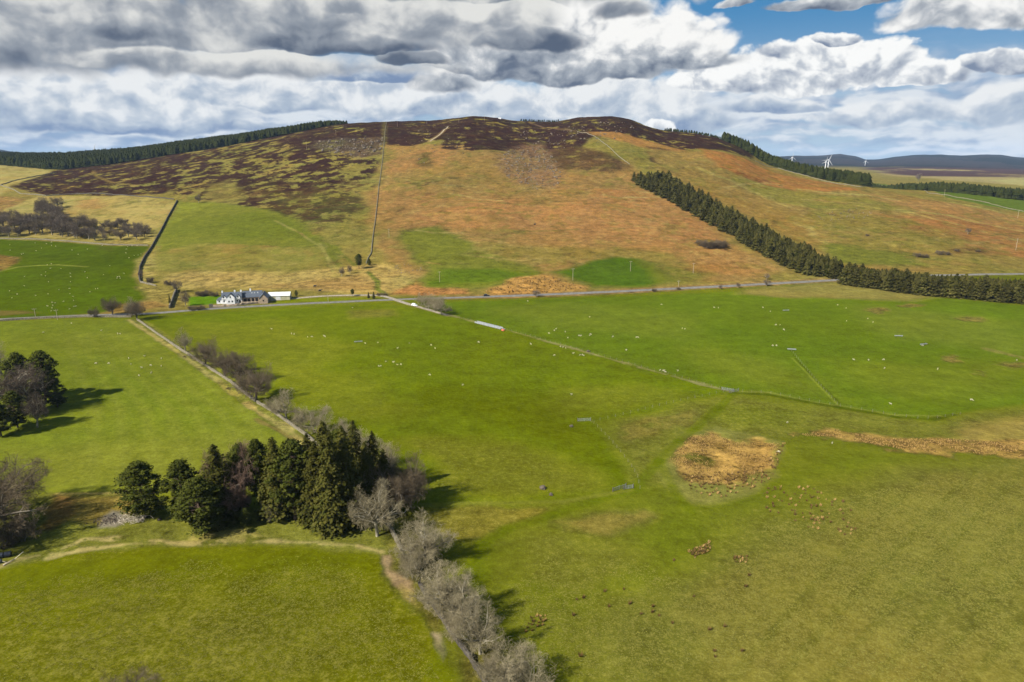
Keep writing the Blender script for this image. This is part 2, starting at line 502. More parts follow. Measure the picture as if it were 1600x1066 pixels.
M['twig_brown'] = mat_noise('brown_twigs', (.085, .064, .038), (.13, .098, .06), .35, .95, .05, rnd=.15)
M['twig_purple'] = mat_noise('purple_brown_twigs', (.088, .066, .047), (.13, .100, .072), .2, .95, .05, rnd=.2)
M['twig_pink'] = mat_noise('reddish_twigs', (.10, .062, .042), (.14, .092, .065), .35, .95, .05, rnd=.1)
M['bark_dark'] = mat_noise('dark_bark', (.07, .058, .042), (.14, .12, .09), .9, .95, .1, bump=.4)

# ------------------------------------------------------------------ ground
def seg_dist(X, Y, a, b):
    dx, dy = b[0] - a[0], b[1] - a[1]
    L2 = dx * dx + dy * dy + 1e-9
    t = np.clip(((X - a[0]) * dx + (Y - a[1]) * dy) / L2, 0, 1)
    return np.hypot(X - a[0] - t * dx, Y - a[1] - t * dy)
def poly_sd(X, Y, P):
    d = np.full(X.shape, 1e9, dtype=np.float32); inside = np.zeros(X.shape, bool)
    n = len(P)
    for i in range(n):
        a = P[i]; b = P[(i + 1) % n]
        d = np.minimum(d, seg_dist(X, Y, a, b))
        c = ((a[1] > Y) != (b[1] > Y))
        with np.errstate(all='ignore'):
            xi = (b[0] - a[0]) * (Y - a[1]) / (b[1] - a[1] if b[1] != a[1] else 1e-9) + a[0]
        inside ^= c & (X < xi)
    return np.where(inside, -d, d)

def build_ground():
    ang = np.concatenate([np.linspace(-180, -46, 40)[:-1], np.linspace(-46, 46, 1200), np.linspace(46, 180, 40)[1:-1]])
    rad = np.concatenate([np.linspace(8, 90, 14)[:-1], np.geomspace(90, 420, 400)[:-1], np.linspace(420, 1000, 230)[:-1], np.linspace(1000, 1800, 230)[:-1], np.geomspace(1800, 16000, 100)])
    na, nr = len(ang), len(rad)
    a = np.radians(ang)[None, :]; r = rad[:, None]
    X = (r * np.sin(a)).astype(np.float64).ravel(); Y = (r * np.cos(a)).astype(np.float64).ravel()
    Z = height(X, Y)
    V = np.stack([X, Y, Z], 1)
    V = np.vstack([V, [[0, 0, float(height(0., 0.))]]])
    i = np.arange(nr - 1)[:, None]; j = np.arange(na)[None, :]; j2 = (j + 1) % na
    F = np.stack([i * na + j, i * na + j2, (i + 1) * na + j2, (i + 1) * na + j], -1).reshape(-1, 4)[:, ::-1]
    c = len(V) - 1
    jj = np.arange(0, na)
    F2 = np.stack([np.full(na, c), jj, (jj + 1) % na, (jj + 1) % na], 1)
    me = mesh_np('ground', V, F, M['ground'], smooth=True)
    # colours
    n = len(V)
    Xf = V[:, 0]; Yf = V[:, 1]; Zf = V[:, 2]
    C = np.zeros((n, 3), np.float32)
    FX = np.zeros((n, 4), np.float32)      # r dry flecks, g dark tussocks, b stones, a heather
    FX[:, 0] = .25; FX[:, 1] = .1
    C[:] = A(100, 116, 22)
    def put(idx, w, colr, fx=None):
        w = w[:, None].astype(np.float32)
        C[idx] = C[idx] * (1 - w) + np.array(colr, np.float32) * w
        if fx is not None: FX[idx] = FX[idx] * (1 - w) + np.array(fx, np.float32) * w
    def poly(pts, colr, soft=4, rag=0, rs=20, op=1.0, fx=None, dens=None, ds=25, dsoft=.1, miss=2300., seed=0, world=None, dst=1.0):
        P = (world if world is not None else Wp(pts, miss))[:, :2]
        mg = soft + rag + 2
        idx = np.nonzero((Xf > P[:, 0].min() - mg) & (Xf < P[:, 0].max() + mg) & (Yf > P[:, 1].min() - mg) & (Yf < P[:, 1].max() + mg))[0]
        if len(idx) == 0: return
        x, y = Xf[idx], Yf[idx]
        sd = poly_sd(x, y, P)
        if rag: sd = sd + rag * 2 * fbm(x, y, rs, 4, 100 + seed)
        k = sd < soft
        idx = idx[k]; x = x[k]; y = y[k]; sd = sd[k]
        w = sst(-sd, -soft, soft) * op
        if dens is not None:
            nn = fbm(x, y * dst, ds, 6, 200 + seed, .68) + 0.5
            # normalise roughly to a fraction of cover
            w = w * sst(nn, 1 - dens - dsoft - .0, 1 - dens + dsoft)
        put(idx, w, colr, fx)
    def line(pts, colr, wid, soft=.6, op=1.0, fx=None, rag=0, dens=None, ds=8, seed=0, off=0):
        P = Wp(pts)[:, :2]
        mg = wid + soft + rag + 2
        for q in range(len(P) - 1):
            p0, p1 = P[q], P[q + 1]
            idx = np.nonzero((Xf > min(p0[0], p1[0]) - mg) & (Xf < max(p0[0], p1[0]) + mg) & (Yf > min(p0[1], p1[1]) - mg) & (Yf < max(p0[1], p1[1]) + mg))[0]
            x, y = Xf[idx], Yf[idx]
            d = seg_dist(x, y, p0, p1)
            if rag: d = d + rag * 2 * fbm(x, y, 7, 3, 300 + seed)
            k = d < wid / 2 + soft
            idx = idx[k]; w = (1 - sst(d[k], wid / 2 - soft * .5, wid / 2 + soft)) * op
            if dens is not None: w = w * sst(fbm(Xf[idx], Yf[idx], ds, 4, 400 + seed, .6) + .5, 1 - dens - .1, 1 - dens + .1)
            put(idx, w, colr, fx)
    STRAW = A(190, 168, 92); DRY = A(168, 152, 70); OLIVE = A(138, 132, 48); ORANGE = A(180, 134, 76); TAN = A(172, 140, 74)
    HEATH = A(66, 42, 34); HEATHB = A(92, 66, 40); GREEN = A(90, 118, 20)
    # hill base
    poly([(-900, 470), (0, 498), (220, 490), (600, 465), (1000, 453), (1310, 437), (1700, 425), (2600, 425), (2600, 240), (1700, 180), (800, 100), (-900, 200)], A(158, 142, 66), 6, fx=(.35, .35, .05, 0), miss=15500.)
    # --- left hillside
    poly([(-900, 250), (0, 240), (80, 268), (20, 292), (0, 305), (0, 372), (-900, 440)], A(188, 170, 92), 5, 4, 30, fx=(.3, .1, 0, 0))
    poly([(-300, 256), (40, 256), (84, 270), (20, 286), (-300, 300)], A(196, 178, 100), 3)
    poly([(-100, 312), (0, 306), (55, 318), (50, 338), (0, 345), (-100, 345)], A(178, 130, 78), 8, 8, 30, op=.7)
    poly([(60, 306), (200, 304), (275, 314), (262, 340), (242, 375), (100, 372), (0, 372), (0, 330)], A(192, 172, 96), 4, 3, 20, fx=(.3, .15, 0, 0))
    poly([(120, 312), (150, 311), (165, 325), (120, 328)], A(190, 140, 80), 8, 6, 20, op=.6)
    # heather with pale grass patches, left
    hl = [(15, 292), (60, 277), (90, 268), (180, 254), (262, 240), (430, 200), (545, 180), (600, 180), (600, 300), (575, 340), (500, 350), (460, 345), (340, 322), (310, 312), (250, 300), (210, 306), (70, 306)]
    poly(hl, A(152, 140, 66), 6, 8, 25, fx=(.4, .3, .05, 0))
    poly([(15, 292), (60, 277), (90, 266), (180, 250), (270, 236), (300, 245), (270, 275), (260, 302), (210, 305), (70, 305)], HEATH, 5, 5, 22, fx=(.0, .2, 0, 1), dens=.60, ds=17, seed=1, dsoft=.04)
    poly([(262, 250), (430, 210), (545, 180), (620, 180), (610, 250), (560, 290), (560, 345), (480, 345), (340, 322), (260, 300)], HEATH, 8, 14, 30, fx=(.0, .25, 0, 1), dens=.53, ds=18, seed=2, dsoft=.04)
    poly([(420, 215), (540, 180), (640, 180), (610, 225), (450, 240)], HEATH, 12, 12, 30, fx=(.0, .2, 0, 1), dens=.57, ds=18, seed=3, dsoft=.04)
    poly([(320, 290), (360, 280), (385, 300), (375, 318), (375, 318), (330, 318)], A(166, 150, 72), 10, 18, 22, op=.6)
    poly([(420, 300), (560, 300), (600, 345), (520, 360), (440, 345)], A(128, 132, 48), 20, 16, 30, op=.3)
    poly([(380, 290), (600, 280), (610, 350), (560, 372), (470, 350), (400, 328)], HEATHB, 14, 16, 24, op=.8, dens=.46, ds=12, seed=77)
    poly([(600, 230), (700, 232), (800, 240), (880, 262), (800, 310), (640, 300)], A(110, 92, 50), 14, 16, 24, op=.6, dens=.42, ds=14, seed=78)
    # --- centre
    poly([(600, 225), (700, 225), (860, 250), (990, 250), (1010, 290), (1215, 420), (1200, 440), (640, 440), (600, 400), (570, 350), (590, 290)], A(172, 137, 74), 10, 10, 40, fx=(.35, .35, .05, 0))
    poly([(605, 250), (690, 228), (715, 235), (700, 262), (640, 268), (600, 275)], ORANGE, 10, 14, 30, op=.8, seed=4)
    poly([(575, 300), (660, 290), (700, 310), (640, 330), (600, 335), (575, 318)], ORANGE, 12, 14, 40, op=.6, seed=5)
    poly([(630, 335), (720, 318), (850, 300), (990, 290), (1040, 312), (1130, 362), (1150, 385), (1030, 382), (870, 365), (720, 358), (620, 355)], A(194, 138, 80), 20, 26, 60, op=.9, fx=(.2, .3, 0, 0), seed=6)
    poly([(680, 332), (740, 334), (800, 345), (760, 352), (690, 346)], A(186, 150, 82), 10, 8, 30, op=.7)
    poly([(870, 395), (1000, 380), (1130, 385), (1205, 420), (1150, 430), (1040, 418), (940, 400)], A(186, 134, 70), 12, 16, 40, op=.7, seed=7)
    poly([(640, 262), (770, 250), (860, 262), (830, 300), (720, 300), (650, 300)], A(150, 130, 58), 12, 18, 34, op=.35, seed=8)
    poly([(595, 190), (740, 172), (800, 172), (880, 172), (960, 172), (1015, 185), (1090, 200), (1160, 220), (1205, 246), (1170, 248), (1090, 232), (1040, 238), (1000, 228), (930, 212), (890, 240), (860, 250), (790, 236), (735, 236), (690, 232), (690, 218), (640, 228), (600, 226)], HEATH, 6, 12, 30, fx=(0, .25, .05, 1), dens=.64, ds=22, seed=9, dsoft=.05)
    poly([(850, 235), (880, 228), (960, 240), (985, 262), (960, 270), (900, 268), (855, 262)], HEATHB, 10, 10, 24, op=.9, fx=(0, .5, .25, .7), seed=10, dens=.68, ds=30)
    poly([(930, 225), (1010, 232), (1060, 250), (1050, 265), (1000, 262), (950, 240)], A(150, 138, 60), 10, 10, 24, op=.8, seed=11)
    poly([(905, 207), (940, 206), (1020, 222), (1070, 236), (1060, 246), (1010, 232), (960, 218)], A(190, 140, 72), 6, 6, 24, op=.95)
    poly([(1010, 228), (1090, 236), (1130, 250), (1110, 265), (1060, 255), (1010, 240)], HEATHB, 8, 8, 24, op=.9, fx=(0, .4, 0, .8), dens=.5, ds=30, seed=12)
    poly([(1015, 245), (1050, 250), (1085, 262), (1075, 268), (1040, 262), (1012, 252)], HEATH, 4, 6, 20, op=.9, fx=(0, .4, 0, .8), dens=.6, ds=24, seed=29)
    poly([(650, 240), (675, 238), (680, 262), (655, 262)], A(106, 92, 44), 8, 10, 20, op=.8, dens=.6, ds=14, seed=30)
    poly([(640, 282), (715, 278), (715, 292), (650, 292)], A(112, 88, 48), 6, 10, 20, op=.8, dens=.55, ds=16, seed=31)
    poly([(620, 300), (1000, 270), (1040, 300), (1150, 370), (1200, 420), (1000, 400), (700, 360), (610, 340)], A(176, 134, 76), 30, 30, 60, op=.40, seed=79)
    poly([(1060, 245), (1340, 300), (1640, 345), (1640, 400), (1450, 380), (1250, 330), (1090, 280)], A(168, 130, 70), 30, 30, 60, op=.35, seed=80)
    # boulder field
    poly([(785, 238), (840, 222), (870, 250), (880, 285), (860, 300), (800, 285), (775, 260)], A(150, 116, 80), 15, 15, 25, op=.8, fx=(.3, .6, .9, .1), seed=13)
    poly([(860, 290), (780, 285), (800, 310), (880, 320), (930, 300)], A(156, 132, 66), 15, 15, 25, op=.5, fx=(.3, .5, .5, .1), seed=14)
    poly([(490, 220), (600, 215), (600, 240), (560, 250), (490, 232)], A(120, 104, 78), 8, 10, 25, op=.45, fx=(.3, .5, 1., .3), seed=15)
    poly([(800, 195), (900, 192), (1000, 190), (960, 215), (880, 235), (820, 215)], HEATH, 12, 10, 25, op=.01, fx=(.0, .4, .4, 1), seed=15)
    # green inclosures on the lower hill
    poly([(281, 316), (330, 316), (400, 324), (440, 334), (470, 350), (500, 372), (520, 402), (470, 410), (380, 400), (250, 402), (245, 380), (262, 345)], A(122, 132, 44), 6, 5, 20, fx=(.5, .2, 0, 0))
    poly([(400, 330), (450, 340), (498, 372), (440, 376), (360, 370), (350, 340)], A(96, 122, 34), 14, 12, 40, op=.7, seed=16)
    poly([(262, 345), (350, 338), (370, 365), (262, 370)], A(102, 124, 36), 12, 12, 30, op=.5, seed=16)
    poly([(245, 395), (300, 380), (360, 382), (440, 386), (512, 385), (530, 415), (440, 422), (280, 418), (232, 432)], A(152, 142, 62), 8, 8, 30, op=.8, fx=(.5, .2, 0, 0), seed=17)
    poly([(500, 350), (600, 345), (585, 380), (520, 385)], A(150, 140, 62), 12, 10, 25, op=.6)
    poly([(270, 430), (330, 422), (410, 426), (480, 422), (600, 412), (640, 430), (640, 455), (560, 458), (460, 452), (330, 452), (285, 450), (262, 440)], A(192, 166, 92), 8, 10, 25, fx=(.3, .5, 0, 0), seed=18)
    poly([(405, 445), (560, 430), (600, 440), (590, 455), (470, 452), (405, 452)], A(172, 132, 74), 10, 10, 20, op=.6, fx=(.3, .6, 0, 0), seed=18)
    poly([(620, 360), (680, 357), (720, 372), (760, 395), (850, 425), (820, 450), (735, 452), (640, 450), (668, 430), (650, 415), (625, 390)], A(112, 126, 38), 10, 14, 35, op=.9, fx=(.4, .3, 0, 0), seed=19)
    poly([(690, 420), (780, 418), (840, 428), (760, 446), (680, 448), (650, 444)], A(72, 114, 20), 10, 12, 30, op=.85, seed=20)
    poly([(760, 380), (900, 385), (1040, 396), (1080, 415), (1000, 410), (880, 405), (800, 415), (740, 395)], A(140, 136, 54), 14, 16, 40, op=.55, seed=32)
    poly([(868, 425), (905, 412), (955, 402), (1000, 405), (1025, 418), (1050, 438), (1010, 448), (925, 450), (900, 440)], A(60, 112, 18), 7, 8, 30, op=.95, fx=(.1, .05, 0, 0), seed=21)
    poly([(1000, 408), (1060, 415), (1110, 428), (1100, 438), (1040, 445), (1020, 430)], A(118, 128, 42), 12, 10, 30, op=.8, seed=21)
    poly([(758, 456), (800, 436), (850, 428), (880, 440), (920, 447), (915, 456), (830, 461), (770, 462)], A(206, 158, 84), 5, 6, 14, fx=(.3, .7, 0, 0), seed=22)
    poly([(620, 452), (650, 440), (672, 448), (720, 452), (740, 460), (660, 462), (612, 460)], A(196, 140, 78), 5, 6, 14, fx=(.3, .7, 0, 0), seed=22)
    # left bright green field
    lf = [(-900, 400), (-200, 372), (0, 373), (90, 376), (170, 382), (235, 384), (222, 400), (214, 425), (214, 444), (232, 452), (235, 462), (205, 480), (150, 490), (60, 496), (0, 499), (-900, 520)]
    poly(lf, A(70, 100, 2), 3, 2, 10, fx=(.06, .05, 0, 0))
    poly([(-100, 395), (0, 398), (28, 402), (25, 412), (0, 424), (-100, 430)], A(150, 120, 60), 4, 4, 12, fx=(.3, .8, 0, 0))
    poly([(-60, 486), (40, 486), (60, 489), (0, 494), (-60, 494)], A(140, 116, 56), 3, 3, 12, op=.8)
    line([(0, 424), (30, 417), (60, 415), (90, 414), (136, 417)], A(136, 148, 66), 2.2, 1.5, .8)
    poly([(150, 385), (175, 384), (172, 392), (150, 390)], A(72, 86, 26), 5, 3, 10, op=.7)
    poly([(214, 405), (225, 400), (240, 395), (245, 430), (225, 444), (208, 430)], A(176, 158, 84), 4, 3, 10, op=.9, fx=(.3, .5, 0, 0))
    poly([(0, 366), (90, 372), (200, 376), (240, 372), (235, 385), (170, 384), (90, 378), (0, 374)], A(170, 154, 80), 3, 2, 10, fx=(.3, .5, 0, 0))
    poly([(212, 448), (262, 448), (285, 452), (290, 478), (262, 484), (205, 484), (235, 466)], A(168, 148, 74), 4, 4, 12, fx=(.3, .8, 0, 0), seed=24)
    poly([(180, 476), (240, 470), (270, 478), (200, 488), (160, 490)], A(160, 122, 66), 3, 3, 8, op=.7, fx=(.3, .8, 0, 0), seed=25)
    poly([(294, 464), (345, 462), (345, 472), (330, 476), (295, 478)], A(78, 132, 18), 1.5, fx=(.05, .05, 0, 0))
    poly([(425, 470), (500, 465), (600, 464), (640, 470), (600, 473), (500, 477), (430, 480)], A(112, 128, 22), 2, 1, 8, fx=(.3, .1, 0, 0))
    poly([(510, 380), (528, 385), (532, 420), (510, 415)], A(96, 116, 34), 5, 4, 12, op=.7)
    # --- right hillside
    poly([(1010, 232), (1090, 238), (1200, 262), (1360, 294), (1450, 312), (1640, 340), (1640, 420), (1300, 430), (1215, 360), (1100, 300), (1030, 265)], A(164, 135, 68), 10, 10, 40, fx=(.45, .35, .1, 0))
    poly([(1090, 232), (1160, 246), (1300, 286), (1340, 298), (1240, 298), (1180, 286), (1130, 262)], A(184, 126, 64), 8, 12, 40, op=.9, fx=(.2, .3, 0, 0), seed=26)
    poly([(1140, 268), (1210, 272), (1215, 285), (1170, 282)], A(128, 84, 44), 6, 10, 20, op=.7, dens=.5, ds=20, seed=33)
    poly([(1080, 290), (1180, 320), (1300, 340), (1280, 380), (1240, 372), (1160, 330), (1100, 305)], A(172, 134, 62), 14, 16, 40, op=.7, seed=27)
    poly([(1130, 268), (1260, 300), (1400, 318), (1420, 332), (1300, 330), (1180, 306)], A(140, 138, 54), 12, 16, 35, op=.7, seed=28)
    poly([(1340, 300), (1450, 312), (1640, 342), (1640, 370), (1500, 350), (1380, 320)], A(188, 140, 80), 14, 16, 40, op=.75, dens=.66, ds=60, fx=(.5, .3, .1, 0), seed=34)
    poly([(1380, 335), (1500, 345), (1640, 365), (1640, 420), (1540, 412), (1500, 380), (1400, 360)], A(178, 122, 68), 12, 16, 40, op=.8, dens=.62, ds=60, seed=35)
    poly([(1230, 340), (1300, 330), (1420, 345), (1500, 372), (1480, 400), (1360, 385), (1290, 372)], A(146, 136, 54), 14, 16, 40, op=.7, dens=.6, ds=50, fx=(.4, .4, .35, 0), seed=36)
    poly([(1275, 380), (1340, 384), (1420, 395), (1480, 405), (1470, 420), (1380, 415), (1300, 410)], A(108, 126, 38), 12, 12, 40, op=.8, seed=37)
    poly([(1420, 400), (1560, 398), (1640, 408), (1640, 425), (1480, 425)], A(152, 140, 62), 10, 12, 40, op=.7, seed=38)
    poly([(1490, 388), (1540, 386), (1540, 398), (1490, 396)], A(104, 74, 40), 6, 8, 12, op=.8, dens=.6, ds=10)
    for q in [((1340, 322), (1420, 332), (1500, 352)), ((1400, 328), (1480, 336), (1600, 362)), ((1440, 310), (1520, 322), (1620, 342)), ((1250, 296), (1330, 304), (1400, 312)), ((1245, 350), (1265, 356), (1285, 378)), ((1090, 262), (1180, 300), (1230, 322))]:
        line(q, A(196, 176, 96), 7, 6, .65, rag=6, dens=.7, ds=30)
    # far green field, forest floor, moor
    poly([(1362, 286), (1400, 290), (1500, 301), (1700, 325), (2600, 335), (2600, 352), (1700, 350), (1600, 332), (1480, 309), (1372, 290)], A(88, 124, 42), 4, 2, 10, fx=(.1, .05, 0, 0), miss=15000.)
    poly([(1350, 262), (1500, 262), (1700, 262), (2600, 262), (2600, 300), (1700, 298), (1600, 290), (1450, 279), (1380, 273)], A(188, 170, 108), 20, 30, 150, fx=(.3, .2, 0, 0), miss=15500.)
    poly([(1340, 255), (1500, 255), (2600, 255), (2600, 285), (1600, 278), (1450, 275), (1380, 270)], A(98, 70, 62), 60, 100, 400, dens=.62, ds=500, dsoft=.06, seed=39, miss=15500.)
    poly([(1545, 282), (1600, 278), (1720, 278), (1720, 292), (1600, 291)], A(196, 186, 116), 15, 10, 50, miss=15500.)
    # far hills: moor and forestry, with cloud shade darkened into their colours
    fi = np.nonzero(Yf > 4300)[0]
    cf = fbm(Xf[fi], Yf[fi], 1100, 4, 55)
    wf = sst(Yf[fi], 4300, 5200)
    cf = cf + .6 * fbm(Xf[fi], Yf[fi], 300, 3, 56)
    base = np.where((cf > .05)[:, None], np.array(A(70, 64, 62)), np.array(A(32, 42, 40)))
    C[fi] = C[fi] * (1 - wf[:, None]) + base * wf[:, None]
    FX[fi] = 0
    # ------ lower land: fields
    poly([(-600, 515), (0, 503), (130, 497), (202, 499), (240, 526), (300, 566), (360, 610), (420, 655), (462, 684), (420, 700), (330, 770), (180, 772), (0, 772), (-600, 780)], A(104, 126, 34), 2.5, 1.5, 8, fx=(.35, .06, 0, 0))
    poly([(0, 700), (200, 690), (400, 660), (440, 690), (330, 765), (0, 770)], A(122, 130, 44), 12, 14, 40, op=.55, fx=(.5, .06, 0, 0), seed=40)
    poly([(150, 560), (260, 590), (330, 660), (200, 650), (120, 600)], A(90, 122, 28), 14, 14, 30, op=.5, seed=41)
    poly([(220, 497), (600, 474), (700, 492), (900, 543), (1140, 612), (1080, 640), (930, 660), (990, 765), (850, 785), (640, 790), (620, 700), (560, 680), (470, 640), (360, 570), (280, 530)], A(92, 118, 14), 2.5, 2, 10, fx=(.25, .05, 0, 0))
    poly([(260, 500), (420, 500), (560, 540), (480, 590), (430, 600), (330, 550)], A(118, 130, 34), 12, 16, 40, op=.6, fx=(.5, .1, 0, 0), seed=42)
    poly([(420, 560), (560, 590), (640, 640), (560, 660), (450, 620)], A(116, 126, 32), 12, 16, 30, op=.5, fx=(.6, .1, 0, 0), seed=43)
    poly([(640, 600), (900, 620), (950, 700), (980, 760), (900, 720), (760, 660), (640, 640)], A(88, 106, 4), 10, 12, 40, op=.8, fx=(.05, .04, 0, 0), seed=44)
    poly([(650, 690), (800, 700), (930, 762), (820, 785), (650, 785)], A(120, 122, 34), 10, 14, 25, op=.8, fx=(.7, .12, 0, 0), seed=45)
    poly([(860, 600), (1000, 600), (1080, 620), (980, 640), (880, 640)], A(114, 124, 34), 8, 12, 25, op=.6, fx=(.6, .1, 0, 0), seed=46)
    poly([(545, 486), (620, 482), (620, 494), (550, 496)], A(150, 136, 56), 6, 8, 12, op=.6, fx=(.5, .4, 0, 0), seed=47)
    poly([(650, 474), (1000, 462), (1170, 455), (1310, 448), (1480, 466), (1640, 482), (1900, 500), (1900, 610), (1600, 632), (1450, 655), (1390, 652), (1300, 634), (1180, 612), (1140, 610), (900, 545), (720, 496)], A(84, 118, 22), 2.5, 2, 10, fx=(.2, .05, 0, 0))
    poly([(740, 480), (900, 475), (1080, 490), (1100, 540), (960, 530), (820, 510)], A(106, 130, 42), 16, 20, 50, op=.5, seed=48)
    poly([(1060, 540), (1240, 560), (1300, 620), (1200, 605), (1080, 580)], A(110, 128, 40), 14, 18, 40, op=.5, seed=49, fx=(.45, .05, 0, 0))
    poly([(1330, 480), (1600, 500), (1640, 560), (1500, 540), (1380, 530)], A(108, 128, 44), 16, 20, 50, op=.55, fx=(.4, .08, 0, 0), seed=50)
    poly([(1290, 560), (1600, 570), (1600, 620), (1400, 640), (1330, 600)], A(106, 122, 34), 16, 20, 40, op=.5, fx=(.45, .08, 0, 0), seed=51)
    poly([(1160, 452), (1310, 440), (1460, 464), (1400, 470), (1240, 466), (1150, 460)], A(168, 150, 76), 8, 8, 20, op=.85, fx=(.4, .3, 0, 0), seed=52)
    for (cx, cy, a, b) in [(1372, 485, 17, 5), (1522, 499, 24, 3), (1487, 561, 14, 6), (1582, 570, 22, 4), (1425, 478, 20, 2.5), (1535, 583, 6, 2)]:
        poly([(cx + a * cos(k * pi / 4), cy + b * sin(k * pi / 4)) for k in range(8)], A(156, 132, 66), 3, 6, 6, op=.75, fx=(.3, .8, 0, 0), seed=53)
    line([(1540, 545), (1580, 555), (1640, 568)], A(168, 150, 78), 4, 2, .7, rag=2)
    # lower right pasture
    poly([(640, 790), (700, 790), (850, 785), (990, 765), (930, 660), (1080, 640), (1140, 612), (1180, 612), (1300, 634), (1390, 652), (1450, 655), (1600, 632), (2100, 610), (2300, 1150), (800, 1300), (760, 1066), (700, 960), (640, 850)], A(104, 118, 28), 3, 2, 12, fx=(.35, .08, 0, 0))
    poly([(1180, 800), (1350, 760), (1600, 720), (1900, 740), (1900, 1200), (1000, 1200), (980, 1040), (1080, 920), (1150, 850)], A(148, 138, 56), 14, 16, 30, op=.85, fx=(.9, .1, 0, 0), seed=54)
    poly([(1060, 770), (1200, 760), (1320, 700), (1400, 720), (1280, 800), (1180, 850), (1000, 900), (900, 900)], A(88, 112, 20), 12, 12, 30, op=.6, seed=55)
    poly([(820, 830), (920, 820), (1000, 840), (1000, 880), (900, 920), (820, 900)], A(128, 128, 42), 6, 9, 16, op=.7, fx=(.8, .12, 0, 0), seed=56)
    poly([(880, 980), (1000, 960), (1100, 1010), (1080, 1066), (900, 1080)], A(122, 124, 42), 8, 10, 16, op=.7, fx=(.8, .12, 0, 0), seed=57)
    poly([(1180, 1010), (1350, 960), (1600, 990), (1600, 1100), (1150, 1100)], A(160, 148, 62), 9, 10, 20, op=.6, fx=(.9, .12, 0, 0), seed=58)
    # rough ground round the gate
    poly([(950, 662), (1080, 630), (1140, 618), (1300, 640), (1450, 660), (1600, 640), (1640, 700), (1450, 700), (1300, 670), (1220, 690), (1080, 670), (1030, 710), (1050, 760), (1000, 750), (960, 700)], A(128, 128, 46), 5, 6, 20, op=.8, fx=(.7, .35, 0, 0), seed=59)
    poly([(1480, 668), (1560, 655), (1640, 650), (1640, 700), (1540, 696), (1480, 690)], A(174, 152, 76), 5, 6, 14, op=.8, fx=(.7, .35, 0, 0), seed=60)
    poly([(960, 672), (1010, 655), (1080, 645), (1070, 665), (1000, 690), (975, 690)], A(156, 138, 60), 4, 6, 10, op=.75, dens=.6, ds=9, fx=(.6, .4, 0, 0), seed=61)
    poly([(1100, 630), (1260, 640), (1240, 668), (1120, 660)], A(98, 116, 30), 6, 6, 20, op=.7, seed=62)
    poly([(640, 795), (760, 790), (850, 795), (830, 812), (760, 835), (700, 850), (660, 830)], A(146, 132, 46), 3, 4, 10, op=.85, fx=(.8, .3, 0, 0), seed=63)
    poly([(870, 815), (940, 800), (1010, 793), (1028, 808), (1000, 826), (940, 832), (890, 826)], A(160, 142, 64), 3, 4, 10, op=.85, fx=(.7, .35, 0, 0), seed=64)
    # bog
    poly([(1025, 718), (1070, 676), (1120, 668), (1200, 684), (1225, 690), (1210, 740), (1190, 762), (1130, 786), (1080, 786), (1045, 760)], A(152, 146, 66), 2, 2, 8, fx=(.6, .2, 0, 0))
    poly([(1046, 716), (1075, 684), (1112, 676), (1150, 692), (1190, 686), (1218, 694), (1205, 720), (1185, 742), (1140, 762), (1085, 752), (1060, 735)], A(206, 162, 86), 2.5, 5, 7, op=.9, fx=(.3, .9, 0, 0), seed=65)
    poly([(1060, 712), (1085, 708), (1110, 716), (1120, 726), (1105, 732), (1085, 722)], A(108, 106, 36), 1.2, 2, 4, op=.9, seed=66)
    poly([(1238, 680), (1300, 668), (1380, 684), (1480, 684), (1640, 694), (1700, 702), (1640, 720), (1500, 708), (1430, 708), (1300, 684)], A(200, 158, 84), 2.5, 6, 7, op=.8, fx=(.3, .9, 0, 0), seed=67)
    # field A, bottom left
    poly([(-300, 1200), (-300, 905), (0, 890), (60, 876), (130, 862), (250, 855), (420, 853), (560, 858), (598, 868), (606, 905), (640, 950), (680, 1000), (705, 1040), (735, 1100), (760, 1200)], A(100, 110, 8), 1.5, 1.2, 6, fx=(.75, .12, 0, 0))
    poly([(0, 892), (130, 870), (400, 860), (590, 868), (600, 900), (400, 890), (100, 910), (0, 930)], A(94, 108, 6), 4, 5, 12, op=.7, fx=(.12, .05, 0, 0), seed=68)
    poly([(0, 990), (150, 980), (300, 930), (480, 960), (560, 1000), (500, 1100), (0, 1100)], A(122, 122, 26), 8, 9, 14, op=.55, fx=(1., .12, 0, 0), seed=69)
    # bank between
    poly([(-300, 770), (0, 772), (180, 772), (260, 780), (420, 800), (600, 810), (625, 850), (600, 868), (420, 852), (250, 855), (130, 862), (0, 888), (-300, 905)], A(122, 126, 46), 1.5, 1.5, 6, fx=(.6, .4, 0, 0))
    poly([(80, 772), (200, 775), (215, 800), (170, 820), (110, 815), (80, 800)], A(156, 132, 62), 3, 3, 8, op=.8, fx=(.6, .4, 0, 0), seed=70)
    poly([(90, 770), (110, 775), (115, 800), (80, 830), (60, 830), (75, 790)], A(160, 112, 62), 2, 2, 6, op=.6, seed=70)
    poly([(160, 808), (175, 797), (190, 798), (205, 812), (180, 824), (155, 824)], A(168, 158, 132), 1.2, 1, 4, fx=(.2, .2, .8, 0))
    for q in [((0, 886), (20, 876), (60, 868)), ((75, 872), (110, 862), (190, 852), (230, 846), (300, 850)), ((300, 848), (420, 846), (500, 848), (560, 853), (598, 862)), ((80, 865), (130, 845), (180, 842))]:
        line(q, A(206, 186, 116), 1.6, 1.2, .8, rag=1.6, dens=.6, ds=4, fx=(.4, .2, 0, 0))
    line([(90, 772), (200, 770)], A(196, 176, 96), 1.0, .8, .8)
    poly([(300, 832), (380, 826), (420, 838), (340, 850), (290, 850)], A(186, 170, 92), 1.5, 2, 4, op=.7, dens=.55, ds=4, seed=71)
    poly([(420, 835), (560, 822), (600, 830), (560, 846), (440, 846)], A(128, 132, 50), 1.5, 2, 6, op=.7)
